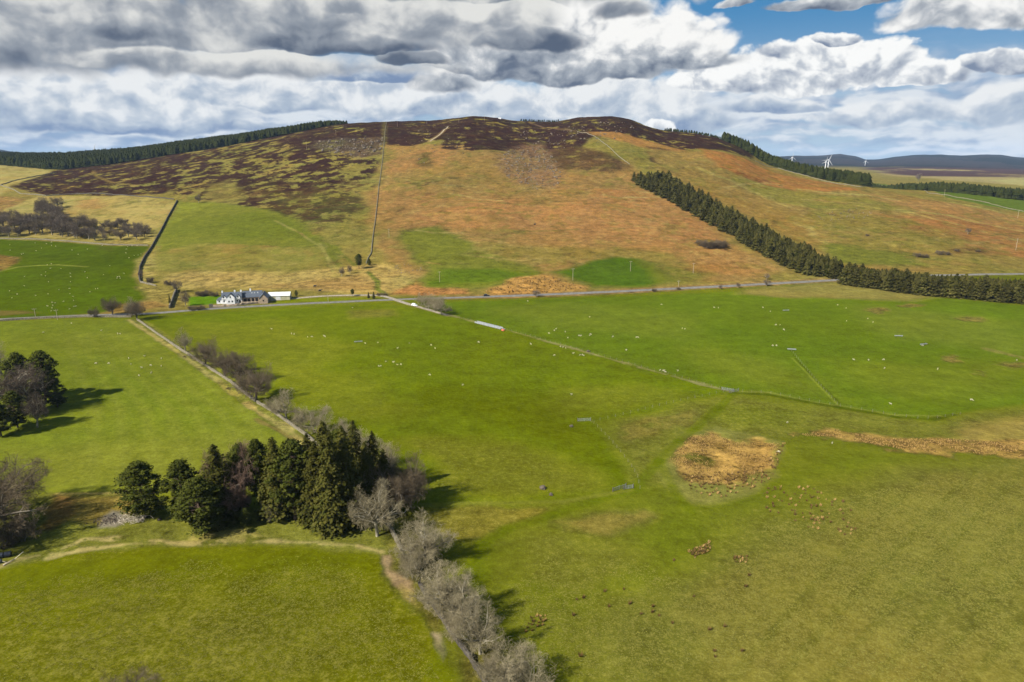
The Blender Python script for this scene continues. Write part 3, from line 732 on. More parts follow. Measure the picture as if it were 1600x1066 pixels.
    # hedge strips
    poly([(205, 499), (222, 499), (300, 548), (380, 606), (440, 648), (500, 700), (470, 705), (420, 660), (330, 592), (250, 533)], A(136, 138, 54), 1.5, 1.5, 6, fx=(.6, .5, 0, 0))
    line([(202, 500), (250, 532), (300, 566), (345, 598)], A(206, 188, 108), 2.4, 1.4, .95, rag=1.2, dens=.8, ds=8)
    line([(345, 600), (372, 618)], A(196, 178, 88), 3.0, 1.4, .9, rag=2.5, dens=.6, ds=8)
    line([(385, 630), (410, 648), (440, 664), (462, 680), (480, 700)], A(206, 184, 106), 2.4, 1.4, .95, rag=2.2, dens=.75, ds=8)
    line([(400, 655), (460, 686)], A(196, 150, 92), 1.6, 1.2, .5, rag=1.)
    poly([(598, 810), (640, 800), (760, 1000), (850, 1100), (850, 1200), (760, 1200), (735, 1090), (680, 1000), (640, 945), (606, 900)], A(116, 112, 44), 1.5, 2, 6, fx=(.6, .6, 0, 0), seed=72)
    poly([(596, 868), (612, 866), (612, 890), (640, 905), (645, 925), (615, 915), (598, 892)], A(186, 158, 116), 1, 1, 4, op=.9, fx=(.4, .3, .2, 0))
    poly([(676, 990), (690, 990), (700, 1020), (692, 1035), (680, 1010)], A(196, 176, 140), .8, 1, 4, op=.9)
    poly([(625, 915), (645, 922), (650, 945), (630, 935)], A(180, 160, 92), 1, 1, 4, op=.7)
    # tracks in the grass
    GTR = A(86, 110, 12)
    line([(740, 880), (755, 850), (790, 828), (860, 805), (930, 782), (990, 766), (1030, 720), (1060, 690), (1120, 640), (1145, 615)], GTR, 3.4, 1.6, .75, rag=.5, fx=(.05, .05, 0, 0))
    line([(690, 1050), (745, 900), (760, 860)], GTR, 5, 3, .6, rag=1, fx=(.1, .05, 0, 0))
    line([(1030, 720), (1050, 760), (1080, 800)], GTR, 2.6, 1.4, .6, fx=(.05, .05, 0, 0))
    line([(1238, 560), (1308, 632)], A(122, 146, 50), .8, .7, .8)
    line([(1242, 560), (1312, 630)], A(74, 96, 14), .9, .7, .6)
    line([(1142, 612), (1200, 613), (1260, 626), (1308, 634)], A(128, 142, 62), 1.2, .8, .7)
    line([(1150, 614), (1200, 617), (1310, 637), (1400, 652), (1455, 656), (1490, 648)], A(66, 92, 10), 2.6, 1.2, .75, fx=(.1, .1, 0, 0))
    line([(1310, 633), (1400, 649), (1470, 650)], A(134, 144, 62), .9, .7, .6)
    line([(700, 492), (745, 504), (800, 518), (900, 546), (1000, 574), (1080, 596), (1140, 612)], A(180, 170, 108), 1.5, 1.0, .75, rag=1.4, dens=.66, ds=7, fx=(.6, .3, 0, 0))
    line([(612, 468), (640, 476), (700, 493)], A(186, 170, 112), 3, 1, .9, rag=.6)
    line([(650, 790), (760, 786), (880, 784), (985, 766)], A(130, 134, 50), 1.6, 1, .6)
    line([(530, 664), (700, 640), (930, 664)], GTR, 2, 2, .3)
    line([(500, 380), (510, 400), (520, 425)], A(168, 160, 84), 2, 1.5, .7)
    line([(430, 345), (470, 365), (500, 385), (530, 425)], A(176, 164, 86), 2.5, 2, .6, rag=1)
    line([(490, 375), (520, 385), (555, 415)], A(108, 124, 40), 3, 2, .6, rag=1)
    line([(575, 425), (590, 440), (590, 452), (602, 460)], A(92, 116, 34), 3.5, 2, .8, rag=.6)
    line([(700, 200), (680, 215), (670, 222)], A(176, 146, 84), 6, 3, .9, rag=1)
    line([(800, 186), (830, 193), (900, 205)], A(150, 122, 84), 5, 3, .6, rag=1)
    line([(604, 190), (600, 225), (596, 262), (592, 290)], A(140, 128, 62), 5, 5, .5, rag=6)
    line([(608, 366), (608, 372)], A(150, 140, 62), 3, 2, .6)
    line([(0, 500), (130, 494), (215, 490)], A(168, 140, 84), 6, 1.5, .8, rag=1.0, fx=(.3, .6, 0, 0))
    line([(330, 482), (450, 476), (620, 467)], A(124, 128, 52), 11, 1.5, .8, rag=1.0, fx=(.4, .3, 0, 0))
    line([(700, 465), (800, 463), (900, 459), (1000, 454), (1130, 447), (1200, 443), (1310, 437)], A(172, 140, 84), 14, 2, .8, rag=2.0, fx=(.4, .6, 0, 0))
    line([(145, 268), (150, 275), (175, 285), (215, 290)], A(150, 128, 66), 5, 3, .7, rag=2)
    # mowing and tractor lines in the lower right pasture and in field B
    for k in range(6):
        u0 = 1250 + k * 75
        line([(u0 + 230, 700), (u0 + 30, 900), (u0 - 60, 1000), (u0 - 130, 1080)], A(104, 112, 30), .7, .8, .26)
        line([(u0 + 238, 700), (u0 + 40, 900), (u0 - 49, 1000), (u0 - 117, 1080)], A(104, 112, 30), .7, .8, .26)
    for k in range(9):
        line([(100 + k * 18, 520), (150 + k * 38, 640), (140 + k * 55, 760)], A(132, 144, 56), 2.5, 3, .26)
    rp = random.Random(31)
    for q in range(34):
        u0 = rp.uniform(600, 1500); v0 = rp.uniform(270, 420) if u0 < 1200 else rp.uniform(310, 415)
        pts_ = []; v_ = v0
        for k in range(5):
            pts_.append((u0 + k * rp.uniform(18, 34), v_)); v_ += rp.uniform(-5, 6)
        line(pts_, rp.choice([A(120, 104, 52), A(196, 174, 104), A(112, 116, 42)]), rp.uniform(1.5, 3.5), 2.5, rp.uniform(.3, .6), rag=2.0)
    # fragmentary patches of rough grass, bracken and moss all over the hill
    hi = np.nonzero((Yf > 520) & (Yf < 1900) & (C[:, 0] > C[:, 1] * .93))[0]
    xx, yy = Xf[hi], Yf[hi]
    hm = sst(Yf[hi], 520, 620)
    notH = 1 - FX[hi, 3]
    for (sc1, th, colr, am, sd1) in [(14, .10, A(112, 104, 40), .55, 1), (9, .12, A(196, 172, 98), .45, 2), (22, .10, A(126, 132, 46), .5, 3), (16, .16, A(96, 70, 40), .55, 4), (30, .12, A(186, 140, 78), .4, 5)]:
        nn = fbm(xx, yy * .8, sc1, 5, 500 + sd1, .65)
        w_ = (sst(nn, th - .04, th + .10) * am * .7 * hm * (.25 + .75 * notH))[:, None].astype(np.float32)
        C[hi] = C[hi] * (1 - w_) + np.array(colr, np.float32) * w_
    # broad natural variation, everywhere
    b1 = fbm(Xf, Yf, 90, 4, 71); b2 = fbm(Xf, Yf, 11, 3, 72); b3 = fbm(Xf, Yf, 3.0, 2, 73)
    f = 1 + .32 * b1 + .30 * b2 + .20 * b3
    C *= f[:, None]
    # yellower where the noise is high, greener where low
    k = fbm(Xf, Yf, 45, 4, 74)
    C[:, 0] *= 1 + .22 * k; C[:, 2] *= 1 - .1 * k
    kg = np.clip((C[:, 1] - C[:, 0]) / np.maximum(C[:, 1], 1e-4), 0, 1)
    C[:, 0] *= 1 + .9 * kg; C[:, 2] *= 1 - .3 * kg
    C *= (1.05 + .33 * np.clip(kg * 5, 0, 1) * (1 - .75 * sst(Yf, 520, 620) * (Xf > -400)))[:, None]
    at = me.color_attributes.new('Col', 'FLOAT_COLOR', 'POINT')
    at.data.foreach_set('color', np.concatenate([C, np.ones((n, 1), np.float32)], 1).astype(np.float32).ravel())
    at2 = me.color_attributes.new('Fx', 'FLOAT_COLOR', 'POINT')
    at2.data.foreach_set('color', FX.astype(np.float32).ravel())
    return structure(link('ground', me), 'green pasture rising to a brown heather hill')

def ground_material():
    m, t, b = principled('grass_and_heather', 1.0, 0.0)
    co = t.new('ShaderNodeTexCoord').outputs['Object']
    co2 = t.v('MULTIPLY', co, (1, 1, 0.3))
    base = t.new('ShaderNodeAttribute', attribute_name='Col').outputs['Color']
    fxn = t.new('ShaderNodeAttribute', attribute_name='Fx')
    dry, tus, stone = t.sep(fxn.outputs['Vector'])
    heath = fxn.outputs['Alpha']
    n_fine = t.noise(co2, 2.3, 3, .65)
    n_mid = t.noise(co2, .55, 4, .6)
    n_big = t.noise(co2, .12, 3, .6)
    # dry blades showing through
    d = t.m('ADD', t.m('MULTIPLY', n_fine, .5), t.m('MULTIPLY', n_mid, .5))
    th = t.lr(dry, 0, 1, .66, .44)
    df = t.ss(d, t.m('SUBTRACT', th, .03), t.m('ADD', th, .18))
    c = t.mix(t.m('MULTIPLY', df, t.lr(dry, 0, 1, .30, .48)), base, A(178, 166, 82))
    # lighter and darker blades
    lum = t.m('ADD', t.m('MULTIPLY', t.m('SUBTRACT', n_fine, .5), 1.1), t.m('MULTIPLY', t.m('SUBTRACT', n_mid, .5), .9))
    lum = t.m('ADD', lum, t.m('MULTIPLY', t.m('SUBTRACT', n_big, .5), .9))
    n_hill = t.noise(co2, .14, 5, .72)
    lum = t.m('ADD', lum, t.m('MULTIPLY', t.m('SUBTRACT', n_hill, .5), t.lr(tus, .12, .5, 0, 2.2)))
    c = t.v('SCALE', c, t.m('ADD', 1.0, t.m('MULTIPLY', lum, t.lr(tus, 0, 1, .80, 1.6))))
    # dark tussocks
    nt = t.noise(co2, .30, 4, .7)
    tf = t.m('MULTIPLY', t.ss(nt, t.lr(tus, 0, 1, .74, .53), t.lr(tus, 0, 1, .80, .63)), t.lr(tus, 0, .5, 0, .75))
    c = t.mix(tf, c, A(84, 72, 30))
    # heather sprigs
    nh = t.noise(co2, .22, 5, .7)
    c = t.mix(t.m('MULTIPLY', heath, t.ss(nh, .56, .70, 0, .55)), c, A(104, 82, 62))
    c = t.mix(t.m('MULTIPLY', heath, t.ss(nh, .46, .32, 0, .5)), c, A(48, 28, 28))
    # stones
    vo = t.new('ShaderNodeTexVoronoi', feature='F1'); t.put(vo.inputs['Vector'], co2); vo.inputs['Scale'].default_value = .16
    sf = t.m('MULTIPLY', t.ss(vo.outputs['Distance'], .34, .18), t.ss(t.noise(co2, .05, 3), .42, .55))
    c = t.mix(t.m('MULTIPLY', sf, stone), c, A(168, 148, 122))
    t.put(b.inputs['Base Color'], c)
    bn = t.new('ShaderNodeBump'); bn.inputs['Strength'].default_value = .55; bn.inputs['Distance'].default_value = .6
    hgt = t.m('ADD', t.m('MULTIPLY', n_mid, .6), t.m('MULTIPLY', t.noise(co2, .1, 4, .6), t.lr(tus, 0, .6, .6, 3.0)))
    t.put(bn.inputs['Height'], hgt); t.put(b.inputs['Normal'], bn.outputs[0])
    return m
M['ground'] = ground_material()
ground = build_ground()

# ------------------------------------------------------------------ tree builders
def tubes_np(segs, sides):
    """segs: rows of p(3) q(3) r0 r1 -> V, F"""
    S = np.array(segs, dtype=np.float64)
    p = S[:, 0:3]; q = S[:, 3:6]; r0 = S[:, 6:7]; r1 = S[:, 7:8]
    d = q - p; d /= np.linalg.norm(d, axis=1, keepdims=True) + 1e-9
    ref = np.where(np.abs(d[:, 2:3]) < .9, np.array([[0, 0, 1.]]), np.array([[1., 0, 0]]))
    a = np.cross(d, ref); a /= np.linalg.norm(a, axis=1, keepdims=True); b = np.cross(d, a)
    V = []
    for k in range(sides):
        c, s_ = cos(2 * pi * k / sides), sin(2 * pi * k / sides)
        V.append(p + r0 * (c * a + s_ * b))
    for k in range(sides):
        c, s_ = cos(2 * pi * k / sides), sin(2 * pi * k / sides)
        V.append(q + r1 * (c * a + s_ * b))
    V = np.stack(V, 1).reshape(-1, 3)
    n = len(S); base = (np.arange(n) * 2 * sides)[:, None]
    F = []
    for k in range(sides):
        F.append(np.concatenate([base + k, base + (k + 1) % sides, base + sides + (k + 1) % sides, base + sides + k], 1))
    return V, np.stack(F, 1).reshape(-1, 4)

def gen_bare(seed, H=10.0, spread=4.5, trunk=.28, limbs=9, twr=.02, stems=1, zc=.58, rz_=.44, upw=.25, dens=1.0, lean=0.0):
    rng = random.Random(seed)
    big, small = [], []
    C0 = np.array([0, 0, zc * H]); R0 = np.array([spread, spread, rz_ * H])
    def rv(s): return np.array([rng.gauss(0, s), rng.gauss(0, s), rng.gauss(0, s)])
    def inside(p): return float((((p - C0) / R0) ** 2).sum())
    LEN = [None, .50, .24, .125, .07, .042]
    def grow(p, d, L, r, lev):
        d = d / np.linalg.norm(d)
        for _ in range(6):
            if inside(p + d * L) > 1.0 and lev > 0: L *= .86
            else: break
        n = {0: 3, 1: 5, 2: 4, 3: 3, 4: 2, 5: 1}[lev]
        for i in range(n):
            d = d + rv([.06, .17, .22, .25, .25, .2][lev]) + np.array([0, 0, upw * (.05 if lev in (1, 2) else .12)])
            d /= np.linalg.norm(d)
            q = p + d * (L / n)
            r1 = max(r * (.84 if lev > 0 else .92), twr * .8)
            (big if lev <= 2 else small).append((*p, *q, r, r1))
            p, r = q, r1
            if lev == 0: continue
            if lev < 5:
                k = [0, 1.5, 1.75, 1.7, 1.6][lev] * dens
                k = int(k) + (rng.random() < k - int(k))
                for _ in range(k):
                    s = rv(1.0); s -= d * s.dot(d); s /= np.linalg.norm(s) + 1e-9
                    ang = rng.uniform(.45, 1.0)
                    grow(p, d * cos(ang) + s * sin(ang), LEN[lev + 1] * H * rng.uniform(.65, 1.15), max(r * .55, twr), lev + 1)
        return p, d, r
    for st in range(stems):
        a = 2 * pi * st / stems + rng.uniform(-.4, .4)
        lean_d = np.array([cos(a) * (.35 if stems > 1 else 0) + lean, sin(a) * (.35 if stems > 1 else 0), 1.0])
        base = np.array([cos(a) * (.3 if stems > 1 else 0), sin(a) * (.3 if stems > 1 else 0), -.4])
        p, d, r = grow(base, lean_d, H * trunk + .4, (.036 if stems == 1 else .020) * H, 0)
        m = max(2, limbs // stems)
        for k in range(m):
            b = a + 2 * pi * k / m * 1.0 + rng.uniform(-.4, .4)
            up = rng.uniform(.25, 1.6) if k else 3.0
            dd = np.array([cos(b), sin(b), up])
            off = d * (-rng.uniform(0, .3) * H * trunk)
            grow(p + off, dd, .50 * H * rng.uniform(.8, 1.15), r * rng.uniform(.5, .72), 1)
    Vb, Fb = tubes_np(big, 5); Vs, Fs = tubes_np(small, 3)
    return Vb, Fb, Vs, Fs

def leaf_quads(P, N, size, rng, asp=1.0):
    """square-ish leaf clumps at points P facing roughly N"""
    n = len(P)
    N = N + rng.normal(0, .45, N.shape); N /= np.linalg.norm(N, axis=1, keepdims=True) + 1e-9
    a = np.cross(N, rng.normal(0, 1, N.shape)); a /= np.linalg.norm(a, axis=1, keepdims=True) + 1e-9
    b = np.cross(N, a)
    s = (size * rng.uniform(.6, 1.3, n))[:, None] if np.ndim(size) == 0 else (size * rng.uniform(.6, 1.3, n))[:, None]
    q = [P - a * s * .5 * asp - b * s * .5, P + a * s * .5 * asp - b * s * .3, P + a * s * .4 * asp + b * s * .5, P - a * s * .4 * asp + b * s * .5]
    V = np.stack(q, 1).reshape(-1, 3)
    F = np.arange(n * 4).reshape(n, 4)
    return V, F

def gen_pine(seed, H=20.0, R=5.5, base=.30, nb=60, per=95, leafs=.62, top=.75):
    """Scots pine: bent trunk, tiered clumps of needles with gaps"""
    rng = np.random.default_rng(seed)
    tr = []
    p = np.array([0, 0, -.5]); k = 9
    bend = rng.normal(0, .05, 2)
    pts = [p]
    for i in range(k):
        p = p + np.array([bend[0] * H / k * (1 if i % 3 else -1.2), bend[1] * H / k, (H * .96 + .5) / k]); pts.append(p)
    r = .022 * H
    for i in range(k):
        tr.append((*pts[i], *pts[i + 1], r * (1 - i / (k + 1)), r * (1 - (i + 1) / (k + 1))))
    P, Nn, S = [], [], []
    br = []
    for j in range(nb):
        t = base + (1 - base) * (j + rng.uniform(0, 1)) / nb
        tt = (t - base) / (1 - base)
        env = R * (np.sin(pi * min(1, (tt * .80 + .14))) ** .7) * (1.0 if tt < top else 1 - .75 * ((tt - top) / (1 - top)) ** 1.2)
        a = j * 2.4 + rng.uniform(-.5, .5)
        d = env * rng.uniform(.35, 1.0)
        z = t * H
        ip = min(k - 1, int(t * k)); c0 = pts[ip]
        c = np.array([c0[0] + cos(a) * d, c0[1] + sin(a) * d, z])
        br.append((c0[0], c0[1], z - d * .35 - .2, *c, .05 + .004 * H, .03))
        rr = rng.uniform(.5, 1.3) * R * .22
        m = int(per * rng.uniform(.7, 1.2))
        n = rng.normal(0, 1, (m, 3)); n /= np.linalg.norm(n, axis=1, keepdims=True)
        n[:, 2] = np.where(n[:, 2] < -.3, n[:, 2] * .4, n[:, 2])
        rad = rr * (rng.uniform(.15, 1.35, m) ** .8)[:, None]
        P.append(c + n * rad * np.array([1.15, 1.15, .62])); Nn.append(n + np.array([0, 0, .35]))
    P = np.concatenate(P); Nn = np.concatenate(Nn)
    V, F = leaf_quads(P, Nn, leafs, rng)
    Vt, Ft = tubes_np(tr, 7); Vb, Fb = tubes_np(br, 4)
    return np.vstack([Vt, Vb]), np.vstack([Ft, Fb + len(Vt)]), V, F

def gen_spruce(seed, H=22.0, R=4.2, base=.06, lev=44, nbr=9, per=9, leafs=.6, power=.85, ragged=.25):
    """spruce: whorls of drooping branches with hanging sprays"""
    rng = np.random.default_rng(seed)
    tr = [(0, 0, -.5, 0, 0, H * .5, .018 * H, .011 * H), (0, 0, H * .5, 0, 0, H, .011 * H, .01)]
    P, Nn, S = [], [], []
    for i in range(lev):
        t = base + (1 - base) * (i + rng.uniform(-.8, .8)) / lev
        t = min(max(t, .01), .985)
        rad = R * ((1 - t) ** power) * (1 if t > .18 else .75 + t * 1.4)
        t0 = t
        for j in range(nbr):
            a = rng.uniform(0, 2 * pi); t = min(.99, max(.01, t0 + rng.uniform(-.02, .02)))
            L = max(.25, rad * rng.uniform(1 - ragged * 1.6, 1 + ragged * .6))
            m = max(2, int(per * (L / R) ** .7 + 1))
            s = np.linspace(.25, 1, m) * L
            wob = rng.normal(0, .10 * L, (m, 2))
            zz = t * H + .12 * L * np.sin(s / L * 2.4) - .24 * s + .05 * s * s / max(L, .1)
            x = cos(a) * s + wob[:, 0] * -sin(a); y = sin(a) * s + wob[:, 0] * cos(a)
            P.append(np.stack([x, y, zz + wob[:, 1] * .4], 1))
            Nn.append(np.stack([np.full(m, cos(a) * .75), np.full(m, sin(a) * .75), np.full(m, .75)], 1))
            S.append(np.full(m, leafs) * (.55 + .6 * (1 - t)))
    P = np.concatenate(P); Nn = np.concatenate(Nn); S = np.concatenate(S)
    V, F = leaf_quads(P, Nn, S, rng, 1.1)
    Vt, Ft = tubes_np(tr, 6)
    return Vt, Ft, V, F

PROTO = {}
def proto_bare(key, H, mt, mc, **kw):
    Vb, Fb, Vs, Fs = gen_bare(H=H, **kw)
    top = max(Vs[:, 2].max(), Vb[:, 2].max())
    PROTO[key] = (H, top, mesh_np(key + '_trunk', Vb, Fb, M[mt], smooth=True), mesh_np(key + '_crown', Vs, Fs, M[mc]))
def proto_con(key, gen, mt, mc, H, **kw):
    Vt, Ft, V, F = gen(H=H, **kw)
    PROTO[key] = (H, max(V[:, 2].max(), Vt[:, 2].max()), mesh_np(key + '_trunk', Vt, Ft, M[mt], smooth=True), mesh_np(key + '_crown', V, F, M[mc]))
def tree(name, key, base, h, wide=1.0, rz=0.0, label=None, cat='tree', group=None, leanx=0, leany=0):
    H, top, mt, mc = PROTO[key]
    s = h / top
    e = link(name, None, None, base, rz, (s * wide, s * wide, s))
    e.empty_display_size = .5
    e.rotation_euler = (leanx, leany, rz)
    link('trunk', mt, e); link('crown', mc, e)
    return tag(e, label, cat, group)
def tree_px(name, key, u, vb, vt, wide=1.0, rz=None, label=None, cat='tree', group=None, **kw):
    b = W3(u, vb)
    h = ztop(b[1], vt) - b[2]
    rz = (u * 1.7 + vb * .9) % 6.28 if rz is None else rz
    return tree(name, key, (b[0], b[1], b[2] - .1), h, wide, rz, label, cat, group, **kw)

for i in range(3):
    proto_bare('ash%d' % i, 10.0, 'ashbark', 'twig_pale', seed=10 + i, spread=4.8, limbs=9, twr=.0095, dens=1.0)
for i in range(3):
    proto_bare('thorn%d' % i, 8.0, 'ashbark', 'twig_pale', seed=30 + i, spread=4.4, trunk=.14, limbs=10, stems=3, dens=.98, twr=.0095, zc=.55, rz_=.47)
for i in range(3):
    proto_bare('oak%d' % i, 10.0, 'bark_dark', 'twig_brown', seed=50 + i, spread=5.0, limbs=10, twr=.009, zc=.56, rz_=.46, dens=1.1)
for i in range(3):
    proto_bare('birch%d' % i, 10.0, 'ashbark', 'twig_purple', seed=70 + i, spread=3.6, limbs=8, twr=.011, zc=.56, rz_=.46, upw=.6)
proto_bare('pink0', 9.0, 'bark_dark', 'twig_pink', seed=90, spread=3.6, limbs=8, twr=.011, upw=.5)
proto_bare('scrub0', 3.0, 'bark_dark', 'twig_brown', seed=95, spread=2.6, trunk=.1, limbs=9, stems=3, twr=.012, zc=.5, rz_=.5, dens=.9)
for i in range(4):
    proto_con('pine%d' % i, gen_pine, 'bark', 'pine', H=20.0, seed=110 + i, R=4.6 + .3 * i, base=[.16, .26, .34, .12][i], nb=105, per=120, leafs=.38)
for i in range(4):
    proto_con('spruce%d' % i, gen_spruce, 'bark', 'spruce', H=24.0, seed=130 + i, R=5.0 + .3 * i, lev=50, nbr=16, per=15, leafs=.52, power=.66, ragged=.36)
for i in range(4):
    proto_con('sitka%d' % i, gen_spruce, 'bark', 'spruce_far', H=15.0, seed=150 + i, R=2.9 + .2 * i, base=.07, lev=30, nbr=11, per=8, leafs=.66, power=.58, ragged=.38)

# ---- mixed clump in the middle left, tree by tree: (u, base v, top v, proto, width, kind, label)
clump = [
 (228, 808, 719, 'pine3', 1.00, 'scots_pine', 'rounded dark pine standing apart at the left end of the clump, beside the brushwood pile'),
 (291, 812, 718, 'pine0', .92, 'scots_pine', 'ragged pine just right of the lone rounded pine, crown leaning right at its tip'),
 (318, 832, 745, 'pine3', 1.1, 'scots_pine', 'low broad dark pine at the front left corner of the clump, nearest the lower field'),
 (346, 812, 693, 'spruce2', 1.2, 'spruce_tree', 'tall dark conifer just left of the reddish bare tree in the clump'),
 (384, 792, 690, 'pine2', .62, 'scots_pine', 'slim pine with a high narrow crown, right of the reddish bare tree'),
 (411, 798, 686, 'pine1', .58, 'scots_pine', 'slim pine with two small tufts at its tip, right of the other slim pine'),
 (384, 822, 793, 'pine3', 1.05, 'conifer_bush', 'low rounded evergreen bush in front of the dark gap in the clump'),
 (436, 806, 682, 'spruce0', 1.05, 'spruce_tree', 'spruce with a thin pointed spire, left of the middle of the clump'),
 (462, 812, 688, 'pine1', .85, 'scots_pine', 'pine with pale forked stems showing below its crown, mid clump'),
 (487, 782, 676, 'spruce1', 1.0, 'spruce_tree', 'spruce at the back of the clump beside the verge of the upper pasture'),
 (500, 818, 688, 'spruce3', .95, 'spruce_tree', 'broad spruce with branches to the ground, just right of the clump middle'),
 (523, 828, 672, 'spruce2', .85, 'spruce_tree', 'tall spruce at the front of the clump, brownish green, reaching nearest the lower field'),
 (512, 786, 657, 'spruce0', 1.1, 'spruce_tree', 'blunt topped spruce rising above the pale hedge trees at the back of the clump'),
 (542, 815, 664, 'spruce1', .95, 'spruce_tree', 'full brown green spruce left of the forked bare tree at the clump edge'),
 (558, 782, 656, 'spruce3', .78, 'spruce_tree', 'tallest looking spruce of the clump with a narrow conical top'),
 (575, 800, 690, 'spruce0', .95, 'spruce_tree', 'spruce behind the pale forked bare tree on the clump right side'),
 (602, 790, 700, 'spruce2', .95, 'spruce_tree', 'dark spruce at the right end of the clump, beside the leaning brown bare trees'),
 (530, 765, 668, 'pine1', .8, 'scots_pine', 'pine hidden in the back row of the clump behind the tall spruces'),
 (455, 785, 690, 'pine0', .6, 'scots_pine', 'narrow pine in the back row, left of the blunt topped spruce'),
 (365, 788, 706, 'spruce1', .9, 'spruce_tree', 'short dark spruce behind the reddish bare tree'),
 (586, 775, 672, 'spruce1', .8, 'spruce_tree', 'spruce at the back right of the clump with bare twigs beside its tip'),
]
for (u, vb, vt, key, w, nm, lb) in clump:
    tree_px(nm, key, u, vb, vt, w * (1.32 if nm == 'scots_pine' else 1.18), label=lb, cat='bush' if nm == 'conifer_bush' else 'conifer', group='trees of the mixed clump between the two pastures')
for (u, vb, vt, key, w, lb) in [
    (368, 800, 687, 'pink0', .8, 'reddish twigged bare tree poking up among dark pines in the clump'),
    (372, 812, 752, 'pink0', .9, 'small reddish bare tree low down in the dark gap of the clump'),
    (590, 838, 745, 'ash1', .92, 'pale grey forked bare tree standing against the dark spruces at the clump right end'),
    (622, 800, 703, 'oak0', .85, 'brown bare tree leaning right at the right end of the clump'),
    (641, 792, 722, 'oak2', .8, 'low brown bare tree casting the dark shadow right of the clump'),
    (606, 760, 688, 'ash2', .8, 'pale spiky bare tree behind the right end of the clump'),
    (575, 735, 664, 'ash0', .8, 'pale bare tree half hidden behind the tallest spruce'),
    (540, 700, 652, 'ash2', 1.1, 'pale bare tree directly behind the blunt topped spruce'),
    (430, 812, 772, 'thorn1', .8, 'small mossy bare bush below the slim pines of the clump')]:
    tree_px('bare_tree', key, u, vb, vt, w, label=lb, cat='tree', group='bare trees of the mixed clump')
# ---- left edge clump
for (u, vb, vt, key, w, nm, lb) in [
    (72, 628, 548, 'pine1', 1.15, 'scots_pine', 'tallest pine of the left edge clump with layered flat topped crown'),
    (34, 624, 549, 'pine2', 1.0, 'scots_pine', 'pine with a small crown beside the tall one in the left edge clump'),
    (90, 636, 588, 'pine3', 1.15, 'scots_pine', 'dark pine on the right side of the left edge clump, above its long shadow'),
    (28, 668, 610, 'pine3', 1.2, 'scots_pine', 'rounded dark pine at the front of the left edge clump'),
    (2, 682, 626, 'pine0', 1.3, 'scots_pine', 'dark pine cut by the left border of the photo, lowest of its clump'),
    (62, 646, 606, 'pine3', 1.1, 'scots_pine', 'dark low pine in the middle of the left edge clump, between tall and front pines'),
    (15, 606, 580, 'pine3', .9, 'conifer_bush', 'small round evergreen on the pale grass inside the left edge clump')]:
    tree_px(nm, key, u, vb, vt, w, label=lb, cat='conifer', group='trees of the clump at the left edge')
for (u, vb, vt, key, w, lb) in [
    (2, 585, 528, 'ash0', 1.0, 'pale stemmed bare tree at the left border above the left edge clump'),
    (52, 646, 572, 'birch1', 1.15, 'purple brown bare tree between the pines of the left edge clump'),
    (16, 648, 566, 'birch0', 1.2, 'brown bare tree behind the rounded front pine of the left edge clump'),
    (58, 668, 610, 'birch2', .8, 'thin brown bare tree at the foot of the left edge clump')]:
    tree_px('bare_tree', key, u, vb, vt, w, label=lb, group='bare trees of the clump at the left edge')
# ---- bottom left bare trees
tree_px('bare_tree', 'oak2', 8, 812, 712, 1.1, label='big brown bare tree at the left border with a long feathery shadow', group='bare trees at the lower left border')
tree_px('bare_tree', 'oak0', -24, 850, 725, 1.0, label='brown bare tree mostly beyond the left border, below the big one', group='bare trees at the lower left border')
tree_px('bare_tree', 'scrub0', 30, 846, 800, 1.0, label='low tangled brown bush under the big bare tree at the left border', group='bare trees at the lower left border')
tree_px('bare_tree', 'oak2', 205, 1130, 1046, .8, label='dark twiggy treetop just showing at the bottom border of the photo')

# ---- hedgerow running down from the road to the clump
hedge = [
    (290, 549, 510, 'ash1', .75, 'thin pale bare tree, first in the hedgerow below the road'),
    (321, 572, 524, 'oak0', .85, 'round dark bare tree, second in the hedgerow below the road'),
    (352, 588, 542, 'oak2', .95, 'dark spreading bare tree, third in the hedgerow below the road'),
    (376, 598, 546, 'oak1', .95, 'dense brown bare tree behind the one with the clear trunk'),
    (400, 625, 566, 'oak0', .95, 'dark bare tree with a clear pale trunk and a shadow on its right'),
    (386, 612, 580, 'oak2', .8, 'low brown bare tree in the hedgerow left of the clear trunked one'),
    (448, 656, 601, 'ash0', 1.0, 'fawn coloured round bare tree where the hedgerow nears the clump'),
    (428, 645, 618, 'thorn0', .9, 'small pale thorn bush left of the fawn round tree'),
    (495, 676, 630, 'thorn1', 1.15, 'wide grey bare tree like a fan just above the dark clump'),
    (470, 668, 638, 'thorn2', .8, 'low bare thorn between the fawn tree and the fan shaped one'),
    (520, 705, 660, 'thorn0', .9, 'pale bare bush close behind the dark spruces')]
for (u, vb, vt, key, w, lb) in hedge:
    tree_px('bare_tree', key, u, vb, vt, w, label=lb, group='bare trees of the upper hedgerow')
